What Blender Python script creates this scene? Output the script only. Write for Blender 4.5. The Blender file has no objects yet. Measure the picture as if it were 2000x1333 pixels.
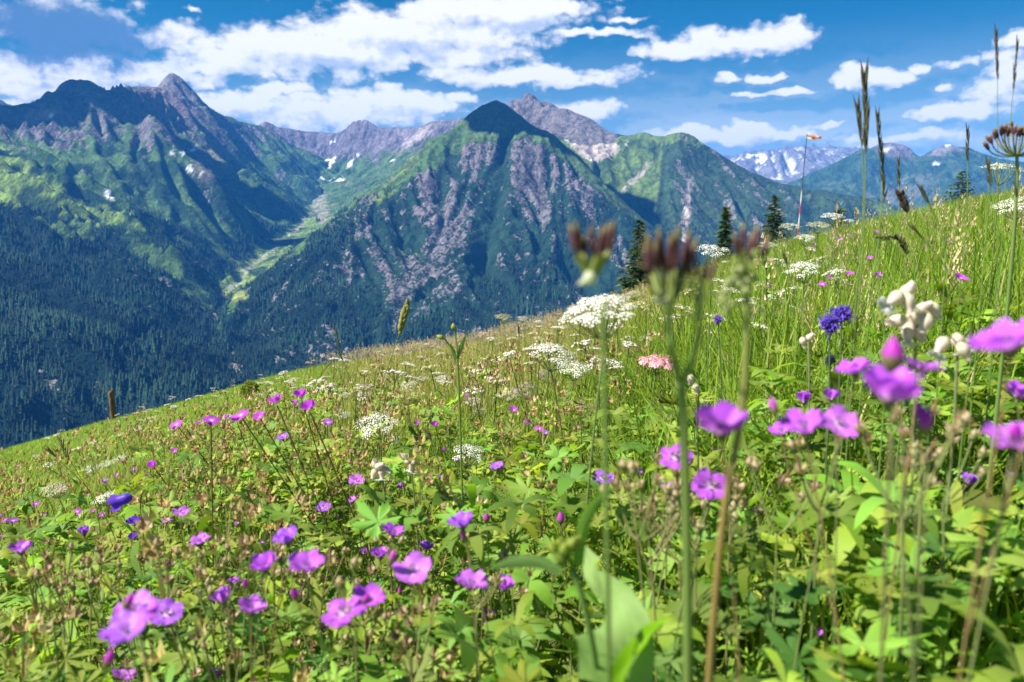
import bpy, math
import numpy as np
from mathutils import Vector, Matrix

# ------------------------------------------------------------------ camera, sky, sun, exposure
scene = bpy.context.scene
F = 2000 * 28 / 36.0                                    # focal length in photo pixels (2000 x 1333)
PITCH = math.atan((666.5 - 430) / F)                    # the horizon lies at y = 430 in the photo
CP, SP = math.cos(PITCH), math.sin(PITCH)

cam_data = bpy.data.cameras.new("camera")
cam_data.sensor_width = 36
cam_data.lens = 28
cam_data.clip_start = 0.01
cam_data.clip_end = 60000
cam_data.dof.use_dof = True
cam_data.dof.focus_distance = 2.6
cam_data.dof.aperture_fstop = 28 / 3.9                  # 4.6 mm opening
cam = bpy.data.objects.new("camera", cam_data)
cam.rotation_euler = (math.pi / 2 - PITCH, 0, 0)
scene.collection.objects.link(cam)
scene.camera = cam

SUN_AZ = math.radians(-104)                              # from +Y towards +X (negative: to the left)
SUN_EL = math.radians(48)
sun_dir = Vector((math.sin(SUN_AZ) * math.cos(SUN_EL), math.cos(SUN_AZ) * math.cos(SUN_EL), math.sin(SUN_EL)))
sun_data = bpy.data.lights.new("sun", 'SUN')
sun_data.energy = 5.0
sun_data.angle = math.radians(0.5)
sun_data.color = (1.0, 0.94, 0.83)
sun = bpy.data.objects.new("sun", sun_data)
sun.rotation_euler = sun_dir.to_track_quat('Z', 'Y').to_euler()
sun.location = (0, 0, 50)
scene.collection.objects.link(sun)

scene.view_settings.view_transform = 'Standard'
scene.view_settings.look = 'None'
scene.view_settings.exposure = 1.42
scene.view_settings.gamma = 1
scene.render.engine = 'CYCLES'
cy = scene.cycles
cy.use_denoising = True
cy.max_bounces = 6
cy.diffuse_bounces = 3
cy.glossy_bounces = 2
cy.transmission_bounces = 4
cy.volume_bounces = 1
cy.transparent_max_bounces = 8
cy.sample_clamp_indirect = 6
cy.caustics_reflective = False
cy.caustics_refractive = False


def ray(px, py):
    a, b = (px - 1000) / F, (666.5 - py) / F
    return np.array([a, CP + b * SP, -SP + b * CP])


def pt(px, py, Y):
    d = ray(px, py)
    return d * (Y / d[1])


def project(x, y, z):
    f = y * CP - z * SP
    u = y * SP + z * CP
    f = np.maximum(f, 1e-6)
    return 1000 + F * x / f, 666.5 - F * u / f


# ---- node helpers
class NT:
    def __init__(s, tree):
        s.t = tree

    def n(s, kind, **kw):
        nd = s.t.nodes.new(kind)
        for k, v in kw.items():
            setattr(nd, k, v)
        return nd

    def link(s, a, b):
        s.t.links.new(a, b)

    def put(s, sock, v):
        if isinstance(v, bpy.types.NodeSocket):
            s.link(v, sock)
        else:
            sock.default_value = v

    def math(s, op, a, b=0.0, c=0.0, clamp=False):
        nd = s.n('ShaderNodeMath', operation=op, use_clamp=clamp)
        s.put(nd.inputs[0], a)
        s.put(nd.inputs[1], b)
        s.put(nd.inputs[2], c)
        return nd.outputs[0]

    def vec(s, op, a, b=(0, 0, 0)):
        nd = s.n('ShaderNodeVectorMath', operation=op)
        s.put(nd.inputs[0], a)
        if op not in ('LENGTH', 'NORMALIZE'):
            s.put(nd.inputs[1], b)
        return nd.outputs['Value'] if op in ('LENGTH', 'DOT_PRODUCT') else nd.outputs[0]

    def noise(s, vec, scale, detail=4.0, rough=0.5, dist=0.0):
        nd = s.n('ShaderNodeTexNoise')
        if vec is not None:
            s.put(nd.inputs['Vector'], vec)
        nd.inputs['Scale'].default_value = scale
        nd.inputs['Detail'].default_value = detail
        nd.inputs['Roughness'].default_value = rough
        nd.inputs['Distortion'].default_value = dist
        return nd.outputs['Fac']

    def mix(s, f, a, b, blend='MIX'):
        nd = s.n('ShaderNodeMix', data_type='RGBA', blend_type=blend)
        s.put(nd.inputs[0], f)
        s.put(nd.inputs[6], a)
        s.put(nd.inputs[7], b)
        return nd.outputs[2]

    def ramp(s, v, lo, hi, a=0.0, b=1.0, smooth=True):
        nd = s.n('ShaderNodeMapRange', interpolation_type='SMOOTHSTEP' if smooth else 'LINEAR')
        s.put(nd.inputs[0], v)
        for i, q in enumerate((lo, hi, a, b)):
            nd.inputs[i + 1].default_value = q
        return nd.outputs[0]


# ---- world: Nishita sky with cumulus banks in it (sky directions: azimuth and elevation)
def azel(px, py):
    d = ray(px, py)
    d = d / np.linalg.norm(d)
    return math.atan2(d[0], d[1]), math.asin(d[2])


CLOUDS = [  # centre and half-axes in photo pixels, weight
    (110, 40, 150, 62, 1.0), (215, 70, 60, 40, .8), (345, 78, 85, 34, .9), (40, 140, 95, 60, .95), (190, 140, 190, 46, .9),
    (420, 128, 170, 42, .85), (620, 105, 200, 56, 1.15), (800, 65, 240, 52, 1.15), (960, 30, 210, 46, 1.05),
    (1100, 14, 85, 26, .9), (1150, 62, 120, 10, .9), (900, 112, 130, 36, .9), (1000, 148, 230, 26, .9),
    (1090, 160, 120, 14, .7), (640, 218, 230, 44, 1.0), (780, 205, 150, 34, .95), (890, 195, 55, 14, .9),
    (470, 205, 120, 30, .9), (560, 178, 80, 14, .8), (1140, 222, 75, 25, .95), (1410, 84, 165, 30, 1.05), (1310, 92, 65, 20, .9),
    (1500, 78, 85, 28, 1.0), (1380, 70, 70, 22, .9), (1440, 157, 28, 9, .9), (1492, 156, 30, 10, .9), (1520, 186, 100, 8, .85),
    (1340, 262, 110, 26, 1.0), (1450, 262, 145, 22, 1.0), (1540, 262, 55, 12, .8), (1700, 158, 88, 24, 1.0),
    (1672, 145, 40, 18, .9), (1790, 140, 32, 14, .8), (1835, 166, 22, 13, .8), (1872, 122, 34, 14, .55),
    (1950, 155, 72, 55, 1.0), (1980, 72, 42, 20, .85), (1860, 222, 110, 20, .7), (1625, 246, 85, 10, .5),
    (1760, 275, 150, 22, .5), (365, 14, 20, 5, .5), (250, 215, 160, 22, .7), (20, 205, 80, 18, .6), (1225, 36, 40, 5, .5)]

world = bpy.data.worlds.new("World")
scene.world = world
world.use_nodes = True
wt = world.node_tree
wt.nodes.clear()
W = NT(wt)

grp = bpy.data.node_groups.new("cloud density", 'ShaderNodeTree')
grp.interface.new_socket("P", in_out='INPUT', socket_type='NodeSocketVector')
grp.interface.new_socket("D", in_out='OUTPUT', socket_type='NodeSocketFloat')
G = NT(grp)
gi, go = G.n('NodeGroupInput'), G.n('NodeGroupOutput')
P = gi.outputs[0]
wob = G.n('ShaderNodeTexNoise')
wob.inputs['Scale'].default_value = 9
wob.inputs['Detail'].default_value = 3
G.link(P, wob.inputs['Vector'])
w2 = G.vec('MULTIPLY', G.vec('SUBTRACT', wob.outputs['Color'], (.5, .5, .5)), (.05, .022, 0))
wob2 = G.n('ShaderNodeTexNoise')
wob2.inputs['Scale'].default_value = 42
wob2.inputs['Detail'].default_value = 3
G.link(P, wob2.inputs['Vector'])
w3 = G.vec('MULTIPLY', G.vec('SUBTRACT', wob2.outputs['Color'], (.5, .5, .5)), (.035, .016, 0))
Pw = G.vec('ADD', G.vec('ADD', P, w2), w3)
field = None
for (px, py, rx, ry, wgt) in CLOUDS:
    a0, e0 = azel(px, py)
    a1, e1 = azel(px + rx, py)
    _, e2 = azel(px, py - ry)
    q = G.vec('MULTIPLY', G.vec('SUBTRACT', Pw, (a0, e0, 0)), (1 / (a1 - a0) / 1.15, 1 / (e2 - e0) / 1.15, 0))
    v = G.math('MULTIPLY_ADD', G.vec('LENGTH', q), -wgt, wgt)
    field = v if field is None else G.math('SMOOTH_MAX', field, v, 0.12)
field = G.math('MAXIMUM', field, -0.8)
Ps = G.vec('MULTIPLY', P, (1, 1.9, 1))
n1 = G.noise(Ps, 17, 9, 0.58, 0.15)
n2 = G.noise(Ps, 60, 6, 0.6)
dens = G.math('ADD', G.math('MULTIPLY_ADD', n1, 1.6, -0.80), field)
dens = G.math('ADD', G.math('MULTIPLY_ADD', n2, 0.40, -0.20), dens)
for sc_, am in ((26, .30), (74, .18)):
    vo = G.n('ShaderNodeTexVoronoi', voronoi_dimensions='2D')
    vo.inputs['Scale'].default_value = sc_
    G.link(G.vec('ADD', G.vec('MULTIPLY', P, (1, 1.5, 1)), w3), vo.inputs['Vector'])
    dens = G.math('ADD', G.math('MULTIPLY_ADD', vo.outputs['Distance'], -am * 1.5, am * .62), dens)
G.link(dens, go.inputs[0])

tc = W.n('ShaderNodeTexCoord')
sep = W.n('ShaderNodeSeparateXYZ')
W.link(tc.outputs['Generated'], sep.inputs[0])
az = W.math('ARCTAN2', sep.outputs[0], sep.outputs[1])
el = W.math('ARCSINE', sep.outputs[2])
comb = W.n('ShaderNodeCombineXYZ')
W.link(az, comb.inputs[0])
W.link(el, comb.inputs[1])


def gnode(v):
    nd = W.n('ShaderNodeGroup')
    nd.node_tree = grp
    W.link(v, nd.inputs[0])
    return nd.outputs[0]


d0 = gnode(comb.outputs[0])
d1 = gnode(W.vec('ADD', comb.outputs[0], (-0.010, 0.014, 0)))
alpha = W.ramp(d0, -0.10, 0.46)
veil = W.noise(W.vec('MULTIPLY', comb.outputs[0], (2.2, 11, 1)), 2.6, 6, .6, .4)
veil = W.math('MULTIPLY', W.ramp(veil, .46, .74), W.ramp(el, .03, .17, .60, .0))
alpha = W.math('MAXIMUM', alpha, W.math('ADD', W.math('MULTIPLY', veil, .6), W.ramp(el, -.02, .23, .74, .0)))
lit = W.math('SUBTRACT', d0, d1)
thick = W.ramp(d0, 0.15, 1.1)
shade = W.math('ADD', W.math('MULTIPLY_ADD', lit, 1.45, 0.90), W.math('MULTIPLY', thick, -0.26), clamp=True)
# the heavy cloud at upper left has a dark base
da, de = azel(130, 68)
dq = W.vec('MULTIPLY', W.vec('SUBTRACT', comb.outputs[0], (da, de, 0)), (1 / .115, 1 / .042, 0))
dark = W.ramp(W.math('ADD', W.vec('LENGTH', dq), W.math('MULTIPLY_ADD', W.noise(comb.outputs[0], 26, 5, .6), 1.6, -.8)), 0.45, 1.15, 1.0, 0.0)
shade = W.math('SUBTRACT', shade, W.math('MULTIPLY', dark, 1.0), clamp=True)
ccol = W.mix(shade, W.mix(dark, (0.47, 0.56, 0.70, 1), (0.10, 0.22, 0.42, 1)), (0.95, 0.93, 0.92, 1))
sky = W.n('ShaderNodeTexSky', sky_type='NISHITA')
sky.sun_disc = False
sky.sun_elevation = SUN_EL
sky.sun_rotation = SUN_AZ
sky.altitude = 2600
sky.air_density = 1.0
sky.dust_density = 1.2
sky.ozone_density = 1.5
hs = W.n('ShaderNodeHueSaturation')
hs.inputs['Saturation'].default_value = 1.5
hs.inputs['Value'].default_value = 0.78
W.link(sky.outputs[0], hs.inputs['Color'])
bg_sky = W.n('ShaderNodeBackground')
W.link(W.mix(1.0, hs.outputs[0], (0.64, 1.05, 0.86, 1), 'MULTIPLY'), bg_sky.inputs[0])
bg_sky.inputs[1].default_value = 0.05
bg_cl = W.n('ShaderNodeBackground')
W.link(ccol, bg_cl.inputs[0])
bg_cl.inputs[1].default_value = 0.475
msh = W.n('ShaderNodeMixShader')
W.link(alpha, msh.inputs[0])
W.link(bg_sky.outputs[0], msh.inputs[1])
W.link(bg_cl.outputs[0], msh.inputs[2])
wout = W.n('ShaderNodeOutputWorld')
W.link(msh.outputs[0], wout.inputs[0])
try:
    world.cycles.sampling_method = 'MANUAL'
    world.cycles.sample_map_resolution = 1024
except Exception:
    pass

SKIP = ''
rng = np.random.default_rng(7)


# ------------------------------------------------------------------ helpers
def tag(o, label=None, cat=None, group=None, kind=None):
    if label:
        o['label'] = label
    if cat:
        o['category'] = cat
    if group:
        o['group'] = group
    if kind:
        o['kind'] = kind
    return o


def mesh_np(name, V, Fc, mat, col=None, smooth=False, tri=None):
    """V (n,3); Fc: list of (m,k) int arrays; col (n,3) linear colours."""
    if not isinstance(Fc, (list, tuple)):
        Fc = [Fc]
    Fc = [np.asarray(f, dtype=np.int32) for f in Fc if len(f)]
    me = bpy.data.meshes.new(name)
    V = np.asarray(V, dtype=np.float32)
    me.vertices.add(len(V))
    me.vertices.foreach_set("co", V.ravel())
    loops = np.concatenate([f.ravel() for f in Fc])
    sizes = np.concatenate([np.full(len(f), f.shape[1], dtype=np.int32) for f in Fc])
    starts = np.concatenate([[0], np.cumsum(sizes)[:-1]]).astype(np.int32)
    me.loops.add(len(loops))
    me.loops.foreach_set("vertex_index", loops)
    me.polygons.add(len(sizes))
    me.polygons.foreach_set("loop_start", starts)
    me.polygons.foreach_set("loop_total", sizes)
    if smooth:
        me.polygons.foreach_set("use_smooth", np.ones(len(sizes), dtype=bool))
    if col is not None:
        a = me.color_attributes.new("Col", 'FLOAT_COLOR', 'POINT')
        c4 = np.ones((len(V), 4), dtype=np.float32)
        c4[:, :np.shape(col)[1]] = col
        a.data.foreach_set("color", c4.ravel())
    me.materials.append(mat)
    me.update(calc_edges=True)
    me.validate()
    return me


def obj_np(name, V, Fc, mat, col=None, smooth=False, parent=None, coll=None):
    o = bpy.data.objects.new(name, mesh_np(name, V, Fc, mat, col, smooth))
    scene.collection.objects.link(o)
    if parent is not None:
        o.parent = parent
    return o


def empty(name, loc=(0, 0, 0)):
    o = bpy.data.objects.new(name, None)
    o.location = loc
    o.empty_display_size = 0.1
    scene.collection.objects.link(o)
    return o


# ---- numpy noise
def _hash(ix, iy, seed):
    h = (ix.astype(np.int64) * 374761393 + iy.astype(np.int64) * 668265263 + seed * 1442695041) & 0xFFFFFFFF
    h = ((h ^ (h >> 13)) * 1274126177) & 0xFFFFFFFF
    return h ^ (h >> 16)


def perlin(x, y, seed=0):
    ix, iy = np.floor(x), np.floor(y)
    fx, fy = x - ix, y - iy
    sx, sy = fx * fx * fx * (fx * (fx * 6 - 15) + 10), fy * fy * fy * (fy * (fy * 6 - 15) + 10)

    def g(dx, dy):
        a = _hash(ix + dx, iy + dy, seed) / 4294967296.0 * 2 * np.pi
        return np.cos(a) * (fx - dx) + np.sin(a) * (fy - dy)
    a = g(0, 0) * (1 - sx) + g(1, 0) * sx
    b = g(0, 1) * (1 - sx) + g(1, 1) * sx
    return (a * (1 - sy) + b * sy) * 1.5


def fbm(x, y, oct=4, seed=0, gain=.5, lac=2.03):
    r = np.zeros_like(x)
    a = 1.0
    for i in range(oct):
        r += a * perlin(x, y, seed + i)
        x, y, a = x * lac + 3.1, y * lac + 1.7, a * gain
    return r


def ridged(x, y, oct=5, seed=0, gain=.5, lac=2.07):
    r = np.zeros_like(x)
    a, w = 1.0, 1.0
    for i in range(oct):
        n = 1 - np.abs(perlin(x, y, seed + i))
        n = n * n * w
        w = np.clip(n * 1.6, 0, 1)
        r += a * n
        x, y, a = x * lac + 5.2, y * lac + 1.3, a * gain
    return r - 1.0


def smooth(v, a, b):
    t = np.clip((v - a) / (b - a), 0, 1)
    return t * t * (3 - 2 * t)


# ------------------------------------------------------------------ mountains
def densify(lines, step):
    out = []
    for ln in lines:
        P3 = [pt(*p[:2], p[2] * 1000) for p in ln]
        if len(P3) == 1:
            out.append(P3[0])
        for a, b in zip(P3[:-1], P3[1:]):
            n = max(1, int(np.linalg.norm((b - a)[:2]) / step))
            for i in range(n):
                out.append(a + (b - a) * i / n)
        if len(P3) > 1:
            out.append(P3[-1])
    return np.array(out)


def rbf(ctrl, X, Yg, eps):
    c = ctrl[:, :2] / 1000
    e = eps / 1000
    D = np.sqrt(((c[:, None] - c[None]) ** 2).sum(-1) + e * e)
    n = len(c)
    A = np.zeros((n + 1, n + 1))
    A[:n, :n] = D + np.eye(n) * -0.0005
    A[n, :n] = A[:n, n] = 1
    wv = np.linalg.solve(A, np.concatenate([ctrl[:, 2], [0]]))
    xs, ys = X.ravel() / 1000, Yg.ravel() / 1000
    out = np.full(xs.shape, wv[n])
    for i in range(n):
        out += wv[i] * np.sqrt((xs - c[i, 0]) ** 2 + (ys - c[i, 1]) ** 2 + e * e)
    return out.reshape(X.shape)


def erode(H, cell, drops, rounds, seed, k=0.25, steps=70):
    r = np.random.default_rng(seed)
    h = (H / cell).astype(np.float64)
    ny, nx = h.shape
    flow = np.zeros_like(h)
    for _ in range(rounds):
        x = r.uniform(1, nx - 3, drops)
        y = r.uniform(1, ny - 3, drops)
        dx = np.zeros(drops)
        dy = np.zeros(drops)
        vel = np.ones(drops)
        wat = np.ones(drops)
        sed = np.zeros(drops)
        for s in range(steps):
            ix, iy = x.astype(int), y.astype(int)
            fx, fy = x - ix, y - iy
            a, b, c, d = h[iy, ix], h[iy, ix + 1], h[iy + 1, ix], h[iy + 1, ix + 1]
            gx = (b - a) * (1 - fy) + (d - c) * fy
            gy = (c - a) * (1 - fx) + (d - b) * fx
            h0 = a * (1 - fx) * (1 - fy) + b * fx * (1 - fy) + c * (1 - fx) * fy + d * fx * fy
            dx = dx * .25 - gx * .75
            dy = dy * .25 - gy * .75
            L = np.sqrt(dx * dx + dy * dy) + 1e-9
            dx /= L
            dy /= L
            X2, Y2 = np.clip(x + dx, 1, nx - 3), np.clip(y + dy, 1, ny - 3)
            jx, jy = X2.astype(int), Y2.astype(int)
            gx2, gy2 = X2 - jx, Y2 - jy
            h1 = (h[jy, jx] * (1 - gx2) * (1 - gy2) + h[jy, jx + 1] * gx2 * (1 - gy2) + h[jy + 1, jx] * (1 - gx2) * gy2
                  + h[jy + 1, jx + 1] * gx2 * gy2)
            dh = h1 - h0
            cap = np.maximum(-dh, .01) * vel * wat * 4
            dep = np.where(dh > 0, np.minimum(dh, sed), np.where(sed > cap, (sed - cap) * .3, 0))
            ero = np.where((dh <= 0) & (sed <= cap), np.minimum((cap - sed) * k, -dh), 0)
            ch = dep - ero
            sed -= ch
            for (ox, oy, wt_) in ((0, 0, (1 - fx) * (1 - fy)), (1, 0, fx * (1 - fy)), (0, 1, (1 - fx) * fy), (1, 1, fx * fy)):
                np.add.at(h, (iy + oy, ix + ox), ch * wt_)
            np.add.at(flow, (iy, ix), wat)
            vel = np.sqrt(np.maximum(vel * vel - dh * 2, .01))
            vel = np.minimum(vel, 3)
            wat *= .985
            x, y = X2, Y2
    return h * cell, flow


def box3(a, n=1):
    for _ in range(n):
        p = np.pad(a, 1, mode='edge')
        a = (p[:-2, 1:-1] + p[2:, 1:-1] + p[1:-1, :-2] + p[1:-1, 2:] + 2 * p[1:-1, 1:-1]) / 6
    return a


def streak(base, cell, noise, length):
    """noise averaged along the fall line of base: gives gullies and ribs that run downhill"""
    gy, gx = np.gradient(box3(base, 6))
    L = np.sqrt(gx * gx + gy * gy) + 1e-6
    gx, gy = gx / L, gy / L
    ny, nx = base.shape
    yy, xx = np.mgrid[0:ny, 0:nx].astype(float)
    acc, wsum = noise.copy(), 1.0
    n = max(2, int(length / cell / 1.2))
    for sgn in (1, -1):
        x, y = xx.copy(), yy.copy()
        for i in range(n):
            ix, iy = np.clip(np.rint(x), 0, nx - 1).astype(int), np.clip(np.rint(y), 0, ny - 1).astype(int)
            x = x + sgn * 1.2 * gx[iy, ix]
            y = y + sgn * 1.2 * gy[iy, ix]
            ix, iy = np.clip(np.rint(x), 0, nx - 1).astype(int), np.clip(np.rint(y), 0, ny - 1).astype(int)
            w = 1 - i / n
            acc += noise[iy, ix] * w
            wsum += w
    acc /= wsum
    return (acc - acc.mean()) / (acc.std() + 1e-9)


MM = bpy.data.materials.new("mountain ground")
MM.use_nodes = True
MM.node_tree.nodes.clear()
N = NT(MM.node_tree)
geo = N.n('ShaderNodeNewGeometry')
att = N.n('ShaderNodeVertexColor', layer_name="Col")
pos = geo.outputs['Position']
f1 = N.noise(pos, 0.045, 6, .65)
f2 = N.noise(N.vec('MULTIPLY', pos, (1, 1, .35)), 0.018, 5, .6, .6)
f3 = N.noise(pos, 0.006, 4, .55)
vv = N.math('MULTIPLY', N.ramp(f1, .3, .7, .55, 1.45, False), N.ramp(f2, .3, .7, .65, 1.35, False))
vv = N.math('MULTIPLY', vv, N.ramp(f3, .3, .7, .8, 1.2, False))
fr = N.noise(pos, 0.085, 5, .62)
fs = N.noise(N.vec('MULTIPLY', pos, (1, 1, .4)), 0.03, 5, .62, .4)
rm = N.math('ADD', att.outputs['Alpha'], N.math('ADD', N.math('MULTIPLY_ADD', fr, 2.3, -1.15), N.math('MULTIPLY_ADD', fs, 1.7, -.85)))
rm = N.ramp(rm, .46, .62)
rcol = N.mix(N.ramp(fs, .35, .65), (.060, .056, .075, 1), (.185, .165, .180, 1))
rcol = N.mix(N.ramp(fr, .5, .72), rcol, (.27, .24, .24, 1))
gv = N.vec('SCALE', att.outputs[0])
N.link(vv, gv.node.inputs['Scale'])
cv = N.mix(rm, gv, rcol)
bs = N.n('ShaderNodeBsdfPrincipled')
N.link(cv, bs.inputs['Base Color'])
bs.inputs['Roughness'].default_value = 1
bs.inputs['Specular IOR Level'].default_value = 0.05
bmp = N.n('ShaderNodeBump')
bmp.inputs['Strength'].default_value = 0.9
bmp.inputs['Distance'].default_value = 22
N.link(N.math('ADD', f1, N.math('MULTIPLY', f2, 1.6)), bmp.inputs['Height'])
N.link(bmp.outputs[0], bs.inputs['Normal'])
mo = N.n('ShaderNodeOutputMaterial')
N.link(bs.outputs[0], mo.inputs[0])

C_FOR, C_SCRUB, C_GRASS, C_LUSH = (.006, .020, .015), (.013, .037, .025), (.070, .132, .042), (.155, .235, .05)
C_ROCK, C_DROCK, C_SCREE, C_SNOW = (.26, .215, .235), (.12, .105, .125), (.40, .35, .35), (.85, .87, .9)
tree_pts = []


def blend(col, c, w):
    return col * (1 - w[..., None]) + np.array(c) * w[..., None]


def ell(px, py, cx, cy_, rx, ry, rot=0.0, soft=.35):
    t = math.radians(rot)
    dx, dy = px - cx, py - cy_
    a = dx * math.cos(t) + dy * math.sin(t)
    b = -dx * math.sin(t) + dy * math.cos(t)
    return smooth(np.sqrt((a / rx) ** 2 + (b / ry) ** 2), 1 + soft, 1 - soft)


def poly_mask(px, py, pts):
    inside = np.zeros(px.shape, bool)
    n = len(pts)
    for i in range(n):
        x1, y1 = pts[i]
        x2, y2 = pts[(i + 1) % n]
        c = (y1 > py) != (y2 > py)
        xi = (x2 - x1) * (py - y1) / ((y2 - y1) if y2 != y1 else 1e-9) + x1
        inside ^= c & (px < xi)
    return inside.astype(float)


def mountain(name, label, lines, x0, x1, y0, y1, cell, cover, amp=60, wl=500, eps=38, step=160, drops=9000, rounds=6,
             seed=1, crest_keep=150, crest_jit=3.5, back=300, calm=()):
    ctrl = np.concatenate([densify(lines[:1], step * .5), densify(lines[1:], step)])
    crest = densify(lines[:1], 60)
    cp = densify(lines[:1], step * .6)
    bk = cp * ((cp[:, 1:2] + back) / cp[:, 1:2])
    bk[:, 2] = cp[:, 2] - back * .62
    ok = np.array([(((crest[:, :2] - q[:2]) ** 2).sum(1).min() > (back * .6) ** 2) for q in bk])
    ctrl = np.concatenate([ctrl, bk[ok]])
    xs = np.arange(x0, x1 + 1, cell)
    ys = np.arange(y0, y1 + 1, cell)
    X, Yg = np.meshgrid(xs, ys)
    H = rbf(ctrl, X, Yg, eps)
    d2 = np.full(X.shape, 1e18)
    for c in crest:
        d2 = np.minimum(d2, (X - c[0]) ** 2 + (Yg - c[1]) ** 2)
    keep = .22 + .78 * smooth(np.sqrt(d2), 0, crest_keep * 2.2)
    B0 = H
    s1 = streak(B0, cell, perlin(X / wl * 2, Yg / wl * 2, seed), wl * 1.1)
    s2 = streak(B0, cell, perlin(X / wl * 5.3, Yg / wl * 5.3, seed + 1), wl * .6)
    s3 = streak(B0, cell, perlin(X / wl * 12, Yg / wl * 12, seed + 2), wl * .3)
    rib = (1.0 - np.abs(s1)) * .55 + .45 * s1
    nz = .55 * rib + .32 * (.6 - np.abs(s2)) + .12 * s2 + .10 * s3 + .5 * ridged(X / wl, Yg / wl, 6, seed, .5)
    cd = np.full(X.shape, 1e18)
    for c in (densify(calm, 80) if calm else ()):
        cd = np.minimum(cd, (X - c[0]) ** 2 + (Yg - c[1]) ** 2)
    cd = smooth(np.sqrt(cd), 60, 330)
    keep = keep * (.12 + .88 * cd)
    steep = np.gradient(box3(B0, 3), cell)
    steep = smooth(np.sqrt(steep[0] ** 2 + steep[1] ** 2), .12, .55)
    H = H + amp * nz * keep * (.25 + .75 * steep)
    if rounds:
        H0 = H
        H, flow = erode(H, cell, drops, rounds, seed)
        dH = np.clip(H - H0, -45, 15)
        H = H0 + dH * (.35 + .65 * keep)
        H = H * .75 + box3(H, 1) * .25
        flow = np.log1p(box3(flow, 1))
    else:
        flow = np.zeros_like(H)
    # bring the crest back to its surveyed height
    cr = densify(lines[:1], 45)
    cr = cr[(cr[:, 0] > x0) & (cr[:, 0] < x1) & (cr[:, 1] > y0) & (cr[:, 1] < y1)]
    jit = np.interp(np.arange(len(cr)), np.arange(0, len(cr), 1), np.random.default_rng(seed).normal(0, crest_jit, len(cr)))
    ci, cj = np.clip(((cr[:, 1] - y0) / cell).round().astype(int), 0, H.shape[0] - 1), np.clip(((cr[:, 0] - x0) / cell).round().astype(int), 0, H.shape[1] - 1)
    dz = cr[:, 2] + jit - H[ci, cj]
    num, den = np.zeros_like(H), np.full(H.shape, 1e-4)
    far = np.full(H.shape, 1e18)
    for c, d in zip(cr, dz):
        r2 = (X - c[0]) ** 2 + (Yg - c[1]) ** 2
        w = np.exp(-r2 / (2 * (cell * 2.2) ** 2)) + .02 * np.exp(-r2 / (2 * 140.0 ** 2))
        num += w * d
        den += w
        far = np.minimum(far, r2)
    H = H + num / den * smooth(np.sqrt(far), 330, 20)
    for _ in range(3):
        gy, gx = np.gradient(H, cell)
        stp = box3(smooth(np.sqrt(gx * gx + gy * gy), 1.3, 2.2), 1) * smooth(np.sqrt(far), 80, 250)
        H = H * (1 - stp) + box3(H, 4) * stp
    gy, gx = np.gradient(H, cell)
    slope = np.sqrt(gx * gx + gy * gy)
    cur = H - box3(H, 8)
    px, py = project(X, Yg, H)
    col, forest, rockm = cover(dict(X=X, Y=Yg, H=H, px=px, py=py, slope=slope, cur=cur, flow=flow, gx=gx, gy=gy,
                             s1=s1, s2=s2, s3=s3, n1=fbm(X / 160, Yg / 160, 5, seed + 80), n2=fbm(X / 45, Yg / 45, 4, seed + 90),
                             n3=fbm(X / 420, Yg / 420, 4, seed + 99)))
    ny, nx = X.shape
    V = np.stack([X.ravel(), Yg.ravel(), H.ravel()], 1)
    I = np.arange(nx * ny).reshape(ny, nx)
    Q = np.stack([I[:-1, :-1], I[:-1, 1:], I[1:, 1:], I[1:, :-1]], -1).reshape(-1, 4)
    o = obj_np(name, V, Q, MM, np.concatenate([col.reshape(-1, 3), np.broadcast_to(rockm, H.shape).reshape(-1, 1)], 1), True)
    tag(o, label, 'mountain', None, 'structure')
    # places for conifers
    if forest is not None:
        r = np.random.default_rng(seed + 5)
        dens = forest.ravel() * (cell * cell)
        k = r.poisson(dens)
        idx = np.repeat(np.arange(len(k)), k)
        tx = X.ravel()[idx] + r.uniform(-.5, .5, len(idx)) * cell
        ty = Yg.ravel()[idx] + r.uniform(-.5, .5, len(idx)) * cell
        tz = H.ravel()[idx] + gx.ravel()[idx] * (tx - X.ravel()[idx]) + gy.ravel()[idx] * (ty - Yg.ravel()[idx])
        tree_pts.append(np.stack([tx, ty, tz], 1))
    return o


def line(*p):
    return list(p)


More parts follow.
